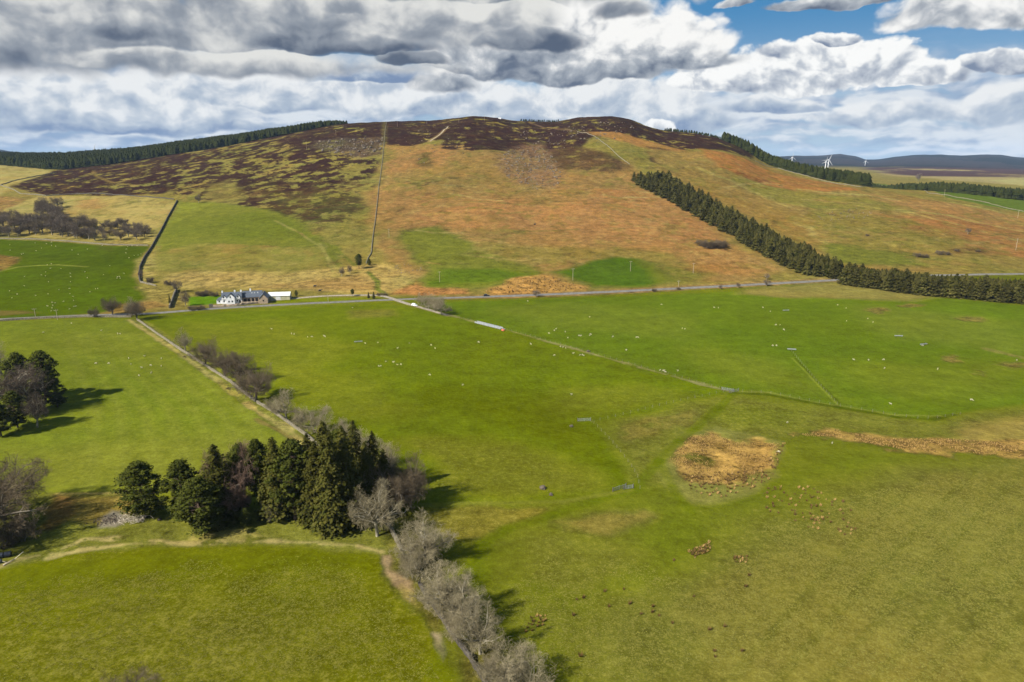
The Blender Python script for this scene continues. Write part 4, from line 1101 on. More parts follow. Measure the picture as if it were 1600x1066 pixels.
# ---- hedgerow in the foreground
for (u, vb, vt, key, w, lb) in [
    (664, 880, 798, 'ash0', 1.1, 'largest pale bare tree of the front hedgerow, crooked white trunk, topmost of the row'),
    (651, 885, 822, 'thorn0', .95, 'many stemmed grey bare tree leaning against the largest front hedgerow tree'),
    (648, 902, 858, 'thorn2', 1.05, 'dark purplish bush at the foot of the largest front hedgerow tree'),
    (704, 968, 882, 'ash2', .95, 'tall pale bare tree in the middle of the front hedgerow'),
    (688, 940, 880, 'thorn1', 1.05, 'bushy grey bare tree left of the middle one in the front hedgerow'),
    (727, 985, 900, 'ash1', .88, 'pale bare tree right of the middle one in the front hedgerow'),
    (750, 1022, 925, 'ash0', .75, 'slim pale bare tree with a kinked trunk low in the front hedgerow'),
    (718, 1000, 948, 'thorn2', .85, 'low twiggy bush beside the old wall in the front hedgerow'),
    (792, 1075, 1000, 'thorn0', .95, 'bushy bare tree at the bottom border, left of its neighbour'),
    (818, 1085, 1012, 'thorn1', .95, 'bushy bare tree at the bottom border, right of its neighbour'),
    (770, 1062, 1022, 'thorn2', .8, 'small grey bush at the bottom border where the wall ends')]:
    tree_px('bare_tree', key, u, vb, vt, w * 1.1, label=lb, group='bare trees of the front hedgerow')
# ---- trees by the road junction and along the road
for (u, vb, vt, key, w, lb) in [
    (658, 476, 456, 'ash1', 1.1, 'leftmost bare tree of the small copse at the road junction'),
    (668, 482, 457, 'thorn0', 1.1, 'second bare tree from the left in the copse at the road junction'),
    (679, 487, 458, 'ash2', 1.1, 'third bare tree from the left in the copse at the road junction'),
    (690, 492, 458, 'ash0', 1.15, 'rightmost and largest bare tree of the copse at the road junction'),
    (148, 496, 478, 'oak0', .85, 'small dark bare tree left of the two larger ones by the left stretch of road'),
    (176, 492, 462, 'oak2', .85, 'round grey bare tree with a pale trunk by the left stretch of road'),
    (206, 494, 461, 'ash1', .9, 'grey bare tree by the road at the top of the long hedgerow'),
    (214, 500, 466, 'oak1', .9, 'leaning dark bare tree over the road corner, shadow falling right'),
    (277, 457, 436, 'birch0', .9, 'brown bare tree at the head of the little gully left of the farmhouse'),
    (290, 478, 452, 'birch1', .8, 'brown bare tree in the gully left of the farmhouse garden'),
    (236, 442, 432, 'scrub0', 1., 'low scrub at the lower end of the dark wall'),
    (221, 436, 420, 'birch2', .7, 'small bare tree against the dark wall beside the bright green field'),
    (262, 446, 437, 'scrub0', 1.1, 'olive scrub bush right of the wall end'),
    (534, 432, 416, 'birch2', .8, 'thin bare tree left of the lone dark conifer'),
    (547, 428, 413, 'birch1', .8, 'bare tree nearest the lone dark conifer on the lower hill'),
    (838, 464, 452, 'birch0', 1.2, 'small round bare tree beside the road right of the black car'),
    (310, 317, 303, 'birch2', 1., 'lone bare tree at the top of the walled pasture'),
    (1022, 456, 450, 'scrub0', 1.1, 'first small dark bush along the right stretch of road'),
    (1060, 453, 448, 'scrub0', 1.1, 'second small dark bush along the right stretch of road'),
    (1126, 452, 444, 'birch1', 1.2, 'small round tree along the road left of two others'),
    (1153, 450, 441, 'birch2', 1.2, 'small round tree along the road, middle of three'),
    (1198, 447, 436, 'birch0', 1.2, 'small tree along the road close to the plantation end'),
    (1198, 437, 426, 'birch1', 1.0, 'bare tree uphill from the road close to the plantation end'),
    (1435, 283, 270, 'birch2', 1.1, 'pale bare tree in front of the far dark forest strip'),
    (1512, 366, 356, 'birch0', 1., 'tiny bare tree alone on the right hillside')]:
    tree_px('bare_tree' if 'scrub' not in key else 'scrub_bush', key, u, vb, vt, w, label=lb, cat='tree' if 'scrub' not in key else 'bush')
for i, (u, vb, vt) in enumerate([(1095, 384, 373), (1106, 388, 374), (1118, 388, 373), (1128, 387, 374)]):
    tree_px('scrub_bush', 'scrub0', u, vb, vt, 1.3, label='grey brown scrub bush in the thicket below the diagonal plantation', cat='bush', group='scrub thicket below the plantation')
for i, (u, vb, vt) in enumerate([(1434, 402, 394), (1446, 403, 396), (1468, 398, 390), (1480, 399, 392), (1495, 393, 388), (1528, 394, 389), (1355, 369, 365)]):
    tree_px('scrub_bush', 'scrub0', u, vb, vt, 1.3, label='dark scrub bush on the lower right hillside above the road', cat='bush', group='scrub bushes on the right hillside')
# roadside and garden evergreens
for (u, vb, vt, key, w, lb) in [
    (561, 420, 396, 'pine1', 1.1, 'lone dark conifer on the lower hill with a long black shadow'),
    (577, 415, 404, 'pine3', 1.2, 'small dark conifer right of the lone one on the lower hill'),
    (551, 463, 451, 'pine2', 1.1, 'small round evergreen on the lawn between farm drive and road'),
    (576, 466, 456, 'sitka0', 1.2, 'left one of two small conifers beside the drive entrance'),
    (584, 467, 455, 'sitka1', 1.2, 'right one of two small conifers beside the drive entrance'),
    (463, 463, 453, 'pine3', 1.1, 'round dark evergreen right of the long pale shed'),
    (266, 477, 460, 'sitka2', .7, 'narrow dark conifer by the gully wall left of the farm garden')]:
    tree_px('conifer' if key != 'pine3' else 'evergreen_tree', key, u, vb, vt, w, label=lb, cat='conifer')
for (u, vb, vt, lb) in [(312, 463, 454, 'brown shrub behind the farm lawn, left'), (322, 462, 452, 'yellow flowering gorse bush behind the farm lawn'), (334, 463, 455, 'brown shrub behind the farm lawn close to the house'),
                        (592, 462, 457, 'low dark shrub at the drive entrance, left'), (601, 462, 457, 'low dark shrub at the drive entrance, right'),
                        (300, 485, 477, 'dark brown bush along the road left of the garden wall'), (314, 484, 476, 'dark brown bush by the gatepost of the garden wall')]:
    tree_px('garden_shrub', 'scrub0', u, vb, vt, 1.4, label=lb, cat='shrub')

# ---- bare wood at the left
rng = random.Random(5)
def scatter_px(poly, n, mind, seed, tries=40000):
    P = Wp(poly)[:, :2]
    r = random.Random(seed)
    x0, y0 = P.min(0); x1, y1 = P.max(0)
    out = []
    for _ in range(tries):
        if len(out) >= n: break
        x, y = r.uniform(x0, x1), r.uniform(y0, y1)
        if poly_sd(np.array([x]), np.array([y]), P)[0] > 0: continue
        if any((x - a) ** 2 + (y - b) ** 2 < mind * mind for a, b in out): continue
        out.append((x, y))
    return out
wood = [(-30, 346), (30, 345), (55, 350), (64, 322), (92, 322), (98, 346), (150, 348), (190, 352), (236, 358), (240, 374), (195, 378), (150, 378), (118, 374), (60, 369), (0, 372), (-30, 376)]
pts = scatter_px(wood, 105, 5.2, 3)
pts.sort(key=lambda p: -p[1])
for i, (x, y) in enumerate(pts):
    z = float(height(x, y)); u, v = proj(x, y, z)
    h = (rng.uniform(11, 16) if u < 150 else rng.uniform(8.5, 12)) * (1.2 if 60 < u < 110 else 1)
    tree('bare_tree', ['birch0', 'birch1', 'birch2', 'oak2'][i % 4], (x, y, z), h, rng.uniform(.85, 1.25), rng.uniform(0, 6.3), label='purple brown bare tree of the leafless wood above the bright green field', group='trees of the bare wood at the left')

# ---- plantations on the hill: spruces
def strip(front, back, rows, n, hfun, seed, key='sitka', wide=1.0, label='', group=''):
    r = random.Random(seed)
    Fp, Bp = Wp(front)[:, :2], Wp(back)[:, :2]
    def along(P, s):
        d = np.concatenate([[0], np.cumsum(np.hypot(*np.diff(P, axis=0).T))]); d /= d[-1]
        return np.array([np.interp(s, d, P[:, 0]), np.interp(s, d, P[:, 1])])
    out = []
    for i in range(n):
        for j in range(rows):
            s = min(1, max(0, (i + r.uniform(.1, .9)) / n)); t = (j + r.uniform(.15, .85)) / rows
            if j == 0: t = r.uniform(0, .12)
            p = along(Fp, s) * (1 - t) + along(Bp, s) * t
            out.append((p[0], p[1], s, t, hfun(s, t) * r.uniform(.72, 1.06), r.randrange(4), r.uniform(0, 6.3)))
    return out
diag = strip([(984, 282), (1040, 311), (1100, 346), (1150, 373), (1200, 403), (1250, 428), (1306, 436)],
             [(1038, 281), (1066, 297), (1122, 330), (1172, 357), (1234, 390), (1276, 412), (1314, 432)], 5, 40,
             lambda s, t: 17.5 - 2.5 * s, 7)
for q in diag:
    z = float(height(q[0], q[1]))
    tree('spruce_tree', 'sitka%d' % q[5], (q[0], q[1], z - .2), q[4], 1.75, q[6], label='dark spruce in the diagonal plantation strip down the hillside', cat='conifer', group='spruces of the diagonal plantation')
row = strip([(1314, 444), (1380, 453), (1450, 463), (1500, 466), (1560, 472), (1640, 479)], [(1322, 438), (1385, 444), (1450, 452), (1500, 456), (1560, 461), (1640, 467)], 3, 33, lambda s, t: 15.5, 9)
for q in row:
    z = float(height(q[0], q[1]))
    tree('spruce_tree', 'sitka%d' % q[5], (q[0], q[1], z - .2), q[4], 1.8, q[6], label='dark spruce in the belt below the road at the right edge', cat='conifer', group='spruces of the roadside belt')

# far forests that read as one mass
def low_conifer(seed, tiers=5, sides=7):
    r = random.Random(seed); V = []; F = []
    for i in range(tiers):
        z0 = .08 + .78 * i / tiers; z1 = min(1.0, z0 + .42)
        R = .17 * (1 - .8 * (i / tiers) ** 1.5) + .015
        b = len(V); a0 = r.uniform(0, 6)
        for k in range(sides): V.append((R * cos(a0 + 2 * pi * k / sides) * r.uniform(.6, 1.15), R * sin(a0 + 2 * pi * k / sides) * r.uniform(.6, 1.15), z0 + r.uniform(-.05, .05)))
        V.append((0, 0, z1 if i < tiers - 1 else 1.0))
        for k in range(sides): F.append((b + k, b + (k + 1) % sides, b + sides))
    return np.array(V), np.array(F)
LC = [low_conifer(s) for s in range(3)]
def forest(name, P, H, label, seed, mat='forest', wide=1.9, hf=None):
    r = np.random.default_rng(seed)
    Vs, Fs = [], []; off = 0
    for k in range(3):
        Q = P[k::3]; n = len(Q)
        if n == 0: continue
        V, F = LC[k]
        a = r.uniform(0, 2 * pi, n); h = H * (hf(Q) if hf else 1) * r.uniform(.86, 1.08, n) * (1 + .25 * fbm(Q[:, 0], Q[:, 1], 60, 2, 9))
        w = h * wide * r.uniform(.85, 1.2, n)
        c, s_ = np.cos(a)[:, None], np.sin(a)[:, None]
        X = (V[None, :, 0] * c - V[None, :, 1] * s_) * w[:, None] + Q[:, 0:1]
        Yv = (V[None, :, 0] * s_ + V[None, :, 1] * c) * w[:, None] + Q[:, 1:2]
        Zv = V[None, :, 2] * h[:, None] + Q[:, 2:3]
        Vs.append(np.stack([X, Yv, Zv], -1).reshape(-1, 3))
        Fs.append((F[None] + (np.arange(n) * len(V))[:, None, None] + off).reshape(-1, 3)); off += n * len(V)
    me = mesh_np(name, np.vstack(Vs), np.vstack(Fs), M[mat])
    o = link(name, me)
    return tag(o, label, 'forest', kind='stuff')
def grid_uY(u0, u1, base_fun, depth_fun, sp, seed, keep=1.0):
    r = np.random.default_rng(seed); out = []
    for u in np.arange(u0, u1, 2.0):
        s = (u - 800) / (FPX / CT)
        y0 = base_fun(u); D = depth_fun(u)
        dx = 2.0 * CT / FPX * y0
        n = max(1, int(D * dx / (sp * sp)))
        yy = y0 + r.uniform(0, D, n); 
        uu = u + r.uniform(0, 2.0, n); ss = (uu - 800) * CT / FPX
        out.append(np.stack([ss * yy, yy], 1))
    Q = np.concatenate(out); z = height(Q[:, 0], Q[:, 1])
    return np.stack([Q[:, 0], Q[:, 1], z], 1)
def crest(u): return float(ci(u, 2))
fl = grid_uY(-300, 545, lambda u: float(np.interp(u, [-300, 0, 75, 100, 300, 545], [1640, 1610, 1480, 1465, 1520, 1585])), lambda u: float(np.interp(u, [-300, 0, 350, 450, 545], [420, 420, 330, 200, 60])), 5.6, 1)
forest('conifer_forest', fl, 20.0, 'long dark conifer forest along the left skyline behind the heather', 2, hf=lambda Q: np.interp(800 + FPX / CT * Q[:, 0] / Q[:, 1], [-300, 420, 500, 545], [1, .95, .75, .35]))
fr = grid_uY(1128, 1362, lambda u: crest(u) + 6, lambda u: float(np.interp(u, [1128, 1180, 1340, 1362], [40, 90, 90, 50])), 5.4, 3)
forest('conifer_forest', fr, 20.0, 'dark conifer forest along the right shoulder of the hill', 4)
fs = grid_uY(1352, 1800, lambda u: float(np.interp(u, [1352, 1372, 1400, 1450, 1500, 1600, 1800], [1420, 1400, 1290, 1215, 1170, 1115, 1080])), lambda u: 60.0, 5.2, 5)
forest('conifer_forest', fs, 19.0, 'far dark forest strip beyond the narrow green field at the right', 6)
inf = strip([(990, 280), (1045, 309), (1105, 346), (1155, 377), (1205, 404), (1265, 429), (1306, 435)],
            [(1038, 281), (1066, 297), (1122, 330), (1172, 357), (1234, 390), (1276, 412), (1314, 432)], 7, 60, lambda s, t: 12.5, 17) + \
      strip([(1318, 442), (1385, 451), (1455, 461), (1505, 464), (1565, 470), (1640, 477)], [(1322, 438), (1385, 444), (1450, 452), (1500, 456), (1560, 461), (1640, 467)], 4, 60, lambda s, t: 11.5, 19)
IP = np.array([(q[0], q[1], float(height(q[0], q[1])) - .3) for q in inf if q[3] > .12])
forest('conifer_infill', IP, 13.5, 'closed inner canopy of the two spruce belts', 21, 'spruce_far', 1.7)
ft = grid_uY(812, 872, lambda u: crest(u) - 12, lambda u: 12.0, 9.0, 7)
forest('conifer_forest', ft, 5.0, 'thin line of small conifers on the skyline between the two summits', 8)
ft2 = grid_uY(1036, 1130, lambda u: crest(u) + 2, lambda u: 14.0, 8.0, 9)
forest('conifer_forest', ft2, 6.5, 'scattered small conifers on the skyline right of the eastern summit', 10)

# ------------------------------------------------------------------ materials for built things
M['stone'] = mat_noise('drystone', (.08, .068, .046), (.17, .15, .105), 1.6, .95, .1, bump=.8, lo=.3, hi=.7)
M['stone_dark'] = mat_noise('dark_drystone', (.03, .026, .022), (.08, .07, .055), 1.6, .95, .1, bump=.8, lo=.3, hi=.7)
M['asphalt'] = mat_noise('worn_asphalt', (.10, .093, .083), (.145, .135, .12), .4, .95, .1)
M['gravel'] = mat_noise('pale_gravel', (.17, .145, .105), (.26, .225, .17), .7, .95, .05)
M['render'] = mat_noise('white_render', (.60, .60, .60), (.74, .74, .73), .8, .85, .2)
M['slate'] = mat_noise('grey_slate', (.035, .045, .06), (.065, .078, .10), 2.2, .55, .4, bump=.3)
M['sandstone'] = mat_noise('pinkish_sandstone', (.28, .21, .145), (.40, .31, .215), 1.5, .95, .1, bump=.5)
M['glass'] = principled('window_glass', .15, .5)[0]; M['glass'].node_tree.nodes['Principled BSDF'].inputs['Base Color'].default_value = (.02, .025, .03, 1)
M['dark'] = mat_noise('dark_trim_and_bay_shade', (.010, .009, .008), (.02, .018, .016), 1, .9)  # dark trim colour, also painted shade for the cart bays
M['whiteroof'] = mat_noise('white_metal_roof', (.44, .44, .41), (.52, .52, .48), .6, .6, .3)
M['cream'] = mat_noise('cream_cladding', (.30, .28, .17), (.38, .35, .23), .6, .8, .2)
M['wood'] = mat_noise('weathered_wood', (.075, .065, .045), (.13, .115, .085), 2.0, .95, .1)
M['pole'] = mat_noise('pole_wood', (.20, .165, .12), (.30, .25, .19), 1.0, .95, .1)
M['metal'] = mat_noise('galvanised_steel', (.15, .16, .165), (.24, .25, .26), 1.5, .5, .5)
M['turbine'] = mat_noise('white_turbine_paint', (.42, .43, .44), (.46, .47, .48), .1, .5, .3)
M['wool'] = mat_noise('sheep_wool', (.25, .225, .14), (.35, .315, .21), 3.0, 1.0, .0)
M['face'] = mat_noise('sheep_face', (.30, .26, .20), (.42, .38, .30), 3.0, 1.0, .0)
M['black'] = mat_noise('black_car_paint', (.010, .010, .012), (.018, .018, .02), 1, .3, .5)
M['tyre'] = mat_noise('rubber', (.02, .02, .02), (.035, .035, .035), 1, .9)
M['whitepaint'] = mat_noise('white_paint', (.62, .62, .62), (.74, .74, .74), 1, .4, .4)
M['orange'] = mat_noise('orange_paint', (.52, .12, .05), (.62, .17, .08), 2, .5, .3)
M['wrap'] = mat_noise('black_silage_wrap', (.010, .012, .018), (.02, .024, .034), 1.5, .35, .5, bump=.4)
M['brush'] = mat_noise('bleached_branches', (.26, .22, .16), (.40, .35, .27), 1.5, .95, .1)
M['rock'] = mat_noise('grey_boulders', (.06, .046, .033), (.15, .12, .088), .3, .95, .1, bump=.6)
M['rush'] = mat_leaf('dead_rushes', (.30, .185, .065), (.23, .135, .042), (.38, .26, .105), 0, .2)
M['rushdark'] = mat_leaf('brown_rushes', (.055, .033, .012), (.095, .058, .021), (.19, .115, .04), 0, .4)
M['gorse'] = mat_leaf('gorse', (.10, .09, .02), (.25, .17, .02), (.30, .2, .02), 0, 1)

def resample(P, step):
    P = np.asarray(P, float)[:, :2]
    d = np.concatenate([[0], np.cumsum(np.hypot(*np.diff(P, axis=0).T))])
    n = max(2, int(d[-1] / step) + 1)
    s = np.linspace(0, d[-1], n)
    return np.stack([np.interp(s, d, P[:, 0]), np.interp(s, d, P[:, 1])], 1)
def smooth_line(P, it=2):
    P = np.asarray(P, float)
    for _ in range(it):
        Q = [P[0]]
        for i in range(len(P) - 1): Q += [P[i] * .75 + P[i + 1] * .25, P[i] * .25 + P[i + 1] * .75]
        Q.append(P[-1]); P = np.array(Q)
    return P
def ribbon(name, pts, width, mat, label, lift=.10, step=3.0, cross=4):
    C_ = resample(smooth_line(Wp(pts)[:, :2]), step)
    T = np.gradient(C_, axis=0); T /= np.linalg.norm(T, axis=1, keepdims=True)
    Nn = np.stack([-T[:, 1], T[:, 0]], 1)
    V = []
    for k in range(cross + 1):
        o = (k / cross - .5) * width
        jit = (fbm(C_[:, 0], C_[:, 1], 5, 2, k) * .6) if k in (0, cross) else 0
        X = C_ + Nn * (o + (jit if np.ndim(jit) == 0 else jit[:, None]))
        z = height(X[:, 0], X[:, 1]) + lift - (.12 if k in (0, cross) else 0)
        V.append(np.column_stack([X, z]))
    V = np.stack(V, 1).reshape(-1, 3); n = len(C_); m = cross + 1
    F = [(i * m + k, i * m + k + 1, (i + 1) * m + k + 1, (i + 1) * m + k) for i in range(n - 1) for k in range(cross)]
    o = link(name, mesh_np(name, V, F, mat, smooth=True))
    return structure(o, label)
ribbon('road', [(-260, 512), (0, 499), (130, 493), (220, 491), (275, 487), (330, 482.5), (450, 475.5), (540, 471.5), (610, 468.5), (700, 465.5), (800, 462.5), (900, 458.5), (1000, 454), (1130, 447.5), (1200, 443.5), (1310, 437.5), (1400, 432), (1500, 429.5), (1600, 428), (1800, 426)], 6.0, M['asphalt'], 'narrow grey country road crossing the foot of the hill', .14)
ribbon('farm_track', [(640, 476), (622, 470), (606, 464.5), (592, 461.5), (560, 461.5), (520, 462), (480, 464.5), (452, 467.5), (425, 469.5), (410, 471)], 4.0, M['gravel'], 'pale drive curving from the road to the farm sheds', .22)
ribbon('farm_track', [(640, 476), (660, 481), (690, 490), (700, 493)], 3.2, M['gravel'], 'dirt track from the road junction into the copse', .22)
ribbon('footpath', [(700, 198), (694, 203), (684, 213), (672, 221)], 2.4, M['gravel'], 'short pale path climbing through the heather near the mast', .25, 3.0, 2)

def wall_mesh(P, w, h, seed, step=1.6):
    C_ = resample(P, step)
    T = np.gradient(C_, axis=0); T /= np.linalg.norm(T, axis=1, keepdims=True) + 1e-9
    Nn = np.stack([-T[:, 1], T[:, 0]], 1)
    r = np.random.default_rng(seed); n = len(C_)
    top = h * (1 + .12 * r.normal(0, 1, n)); top = np.clip(top, h * .5, h * 1.3)
    C_ = C_ + Nn * r.normal(0, .06, n)[:, None]
    prof = [(-w / 2, -.5), (-w * .42, .55), (-w * .3, 1.0), (w * .3, 1.0), (w * .42, .55), (w / 2, -.5)]
    z0 = height(C_[:, 0], C_[:, 1])
    V = np.stack([np.column_stack([C_ + Nn * (a + (r.normal(0, .03, n) if b > 0 else 0 * top))[:, None], z0 + (b * top if b > 0 else b)]) for a, b in prof], 1).reshape(-1, 3)
    m = len(prof)
    F = [(i * m + k, (i + 1) * m + k, (i + 1) * m + k + 1, i * m + k + 1) for i in range(n - 1) for k in range(m - 1)]
    F += [(0, 1, 4, 5), (1, 2, 3, 4)]
    e = (n - 1) * m; F += [(e + 5, e + 4, e + 1, e), (e + 4, e + 3, e + 2, e + 1)]
    return V, F
def stone_wall(pts, label, w=.8, h=1.4, mat='stone', seed=1, step=1.6, group='dry-stone walls'):
    V, F = wall_mesh(Wp(pts), w, h, seed, step)
    o = link('stone_wall', mesh_np('stone_wall', V, F, M[mat]))
    return tag(o, label, 'wall', group)
stone_wall([(277, 314), (270, 327), (262, 341), (252, 361), (245, 373), (236, 389), (226, 403), (219, 418), (217, 430), (219, 441)], 'dark curving dry-stone wall between the bright green field and the hill pasture', 1.1, 2.0, 'stone_dark', 2)
stone_wall([(219, 441), (230, 444), (244, 447)], 'short pale wall at the foot of the dark curving one', .9, 1.2, 'stone', 3)
stone_wall([(604, 192), (600, 225), (597, 255), (592, 290), (588, 330), (584, 360), (581, 385), (580, 396), (575, 404), (572, 412)], 'very long straight dry-stone wall climbing the middle of the hill to the skyline', .9, .85, 'stone', 4, 4)
stone_wall([(214, 500), (240, 518), (262, 533), (285, 549), (330, 578), (360, 597), (400, 628)], 'pale mossy wall along the upper hedgerow below the road', .9, 1.2, 'stone', 5)
stone_wall([(402, 630), (430, 646), (452, 662), (480, 682), (505, 705)], 'lower end of the hedgerow wall, broken and mossy, above the clump', .9, 1.1, 'stone', 6)
stone_wall([(600, 806), (612, 830), (628, 862)], 'low old wall with a pale top between the clump and the front hedgerow', 1.0, 1.3, 'stone', 7, 1.0)
stone_wall([(655, 912), (672, 942), (690, 966), (712, 1000), (735, 1030), (765, 1080), (800, 1120)], 'tumbled dark wall running down under the front hedgerow to the bottom border', .8, 1.1, 'stone_dark', 8, 1.0)
stone_wall([(276, 453), (271, 466), (265, 482)], 'pale wall with a dark shadowed side in the gully left of the farmhouse', 1.2, 2.2, 'stone', 9)
stone_wall([(72, 306), (118, 303), (160, 303), (200, 306), (240, 309), (272, 312)], 'grey wall between the heather and the pale upper field', .9, 1.4, 'stone_dark', 10, 2.5)
stone_wall([(-20, 300), (0, 290), (30, 281), (60, 275), (88, 270)], 'faint wall along the left end of the heather', .9, 1.3, 'stone', 11, 3)
stone_wall([(0, 290), (20, 296), (32, 303), (72, 306)], 'pale wall bending round the upper left field', .9, 1.3, 'stone', 12, 3)
stone_wall([(1180, 252), (1215, 263), (1260, 275), (1300, 285.5), (1345, 292.5), (1362, 293)], 'pale wall at the foot of the dark forest on the right shoulder', .7, 1.0, 'stone', 13, 3)
stone_wall([(902, 206), (925, 212), (945, 225), (962, 240), (984, 257)], 'pale wall dropping across the slope below the eastern summit', .8, 1.0, 'stone', 14, 3)
stone_wall([(0, 373.5), (60, 374.5), (120, 378.5), (170, 383), (232, 384)], 'low wall between the bare wood and the bright green field', .9, 1.2, 'stone', 15, 2.5)
stone_wall([(0, 502), (60, 498), (130, 495.5), (205, 496)], 'roadside wall left of the hedgerow', .9, 1.1, 'stone', 16, 2)
stone_wall([(332, 480.5), (370, 478), (402, 474.5)], 'brown garden wall in front of the white farmhouse', .9, 1.5, 'sandstone', 17, 1.5)
stone_wall([(1362, 288), (1400, 293), (1450, 302), (1500, 309.5), (1600, 331), (1700, 345)], 'pale wall along the lower edge of the narrow far green field', .6, .9, 'stone', 18, 3)

# ---- fences: posts and wires
post_me = MB(); post_me.box(-.055, .055, -.055, .055, -.4, 1.15); POST = post_me.mesh('post', M['wood'])
def fence(pts, label, n=None, sp=4.0, group='post and wire fences', name='wire_fence'):
    P = smooth_line(Wp(pts)[:, :2], 1)
    L = np.hypot(*np.diff(P, axis=0).T).sum()
    n = n or min(99, max(3, int(L / sp)))
    C_ = resample(P, L / n)
    root = link(name, None, None, (C_[0][0], C_[0][1], float(height(*C_[0]))))
    o0 = np.array(root.location)
    for i, c in enumerate(C_):
        z = float(height(*c))
        link('post', POST, root, np.array([c[0], c[1], z]) - o0, i * 1.3)
    Q = resample(P, 2.0); z = height(Q[:, 0], Q[:, 1])
    segs = []
    for hh in (.55, 1.0):
        for i in range(len(Q) - 1):
            segs.append((Q[i][0] - o0[0], Q[i][1] - o0[1], z[i] + hh - o0[2], Q[i + 1][0] - o0[0], Q[i + 1][1] - o0[1], z[i + 1] + hh - o0[2], .007, .007))
    V, F = tubes_np(segs, 3)
    link('wire', mesh_np('wire', V, F, M['wood']), root)
    return tag(root, label, 'fence', group)
fence([(700, 492), (745, 503.5), (790, 515), (900, 545), (1000, 573), (1080, 595), (1136, 611)], 'long fence line from the copse across the pastures to the crossed gates')
fence([(1145, 612), (1200, 614), (1260, 626), (1308, 634), (1400, 650), (1450, 656), (1500, 648)], 'fence curving right from the crossed gates along the dark ditch')
fence([(1237, 549), (1262, 580), (1308, 632)], 'short straight fence dropping diagonally across the right pasture')
fence([(925, 660), (1000, 642), (1060, 627), (1130, 613)], 'fence of pale posts between the two lower gates')
fence([(928, 662), (965, 700), (995, 740), (1000, 764)], 'fence dropping from the upper gate to the lower gate beside the lush corner')

# ---- gates and little things in the fields
def gate_mesh(w=3.6, h=1.2, bars=5):
    b = MB()
    for i in range(bars): b.box(0, w, -.03, .03, .15 + i * (h - .15) / (bars - 1) - .03, .15 + i * (h - .15) / (bars - 1) + .03)
    for x in (0, w * .5, w): b.box(x - .04, x + .04, -.045, .045, .05, h + .05)
    return b
def gate(u, v, rz, label, w=4.2):
    p = W3(u, v)
    e = link('field_gate', None, None, p, rz)
    link('gate_panel', gate_mesh(w).mesh('gate_panel', M['metal']), e)
    for x in (-.15, w + .15):
        b = MB(); b.box(x - .11, x + .11, -.11, .11, -.3, 1.5); link('gatepost', b.mesh('gatepost', M['wood']), e)
    return tag(e, label, 'gate', 'field gates')
gate(1128, 609, -.55, 'left one of the two grey gates meeting at the fence corner', 5)
gate(1140, 614, .45, 'right one of the two grey gates meeting at the fence corner', 5)
gate(903, 658.5, 0.1, 'pale gate at the top of the lush green corner', 5)
gate(958, 768, .55, 'grey gate lower down beside the curving green track', 5)
gate(975, 765, .3, 'small gate just right of the grey one beside the curving green track', 3)

def trough_group(u, v, rz, label, n=3):
    p = W3(u, v); r = random.Random(u)
    e = link('feed_trough', None, None, p, rz)
    b = MB(); b.box(-2.2, 2.2, -.28, .28, .35, .45); b.box(-2.2, 2.2, -.33, -.28, .35, .75); b.box(-2.2, 2.2, .28, .33, .35, .75); b.box(-2.25, -2.2, -.33, .33, .35, .75); b.box(2.2, 2.25, -.33, .33, .35, .75)
    link('trough', b.mesh('trough', M['metal']), e)
    for x in (-1.8, 1.8):
        b = MB(); b.box(x - .05, x + .05, -.25, -.15, -.2, .35); b.box(x - .05, x + .05, .15, .25, -.2, .35); link('leg', b.mesh('leg', M['wood']), e)
    return tag(e, label, 'trough', 'feed troughs in the pastures')
trough_group(1228, 486, .2, 'small grey trough near the upper edge of the right pasture')
trough_group(1237, 547, -.2, 'grey trough at the top end of the diagonal fence')
trough_group(1443, 539, .3, 'pale trough with white sheep beside it in the right pasture')
trough_group(1404, 526, -.1, 'small pale trough up slope of the one with sheep beside it')
trough_group(560, 535, .3, 'grey trough in the central pasture below the road')

# long bright sheep race with an orange end
p = W3(766, 510); q0 = W3(746, 504); q1 = W3(788, 515)
ang = atan2(q1[1] - q0[1], q1[0] - q0[0]); Lr = float(np.hypot(q1[0] - q0[0], q1[1] - q0[1]))
e = link('handling_race', None, None, q0, ang)
for yy, nm in ((0.0, 'far_side'), (-2.2, 'near_side')):
    b = MB()
    for k in range(int(Lr / 2.4)):
        x = k * 2.4
        b.box(x + .04, x + 2.36, yy - .03, yy + .03, .12, 1.15)
        b.box(x - .05, x + .05, yy - .06, yy + .06, -.3, 1.3)
    link('side_panel', b.mesh('side_panel', M['metal']), e)
b = MB(); b.box(0, Lr, .1, 1.1, .02, .10); link('walkway', b.mesh('walkway', M['metal']), e)
tag(e, 'long bright metal sheep race beside the fence, two parallel rows of panels', 'sheep race')
p = W3(786, 517.5)
e = link('sheep_crate', None, None, p, ang, .7)
b = MB(); b.box(-1.3, 1.3, -.8, .8, .35, 1.5); link('body', b.mesh('body', M['orange']), e)
for sx in (-1, 1):
    b = MB(); b.tube((sx * .7, -.95, .35), (sx * .7, -.8, .35), .35, .35, 10); b.tube((sx * .7, .8, .35), (sx * .7, .95, .35), .35, .35, 10); link('wheel', b.mesh('wheel', M['tyre']), e)
tag(e, 'small orange box trailer at the near end of the metal race', 'trailer')

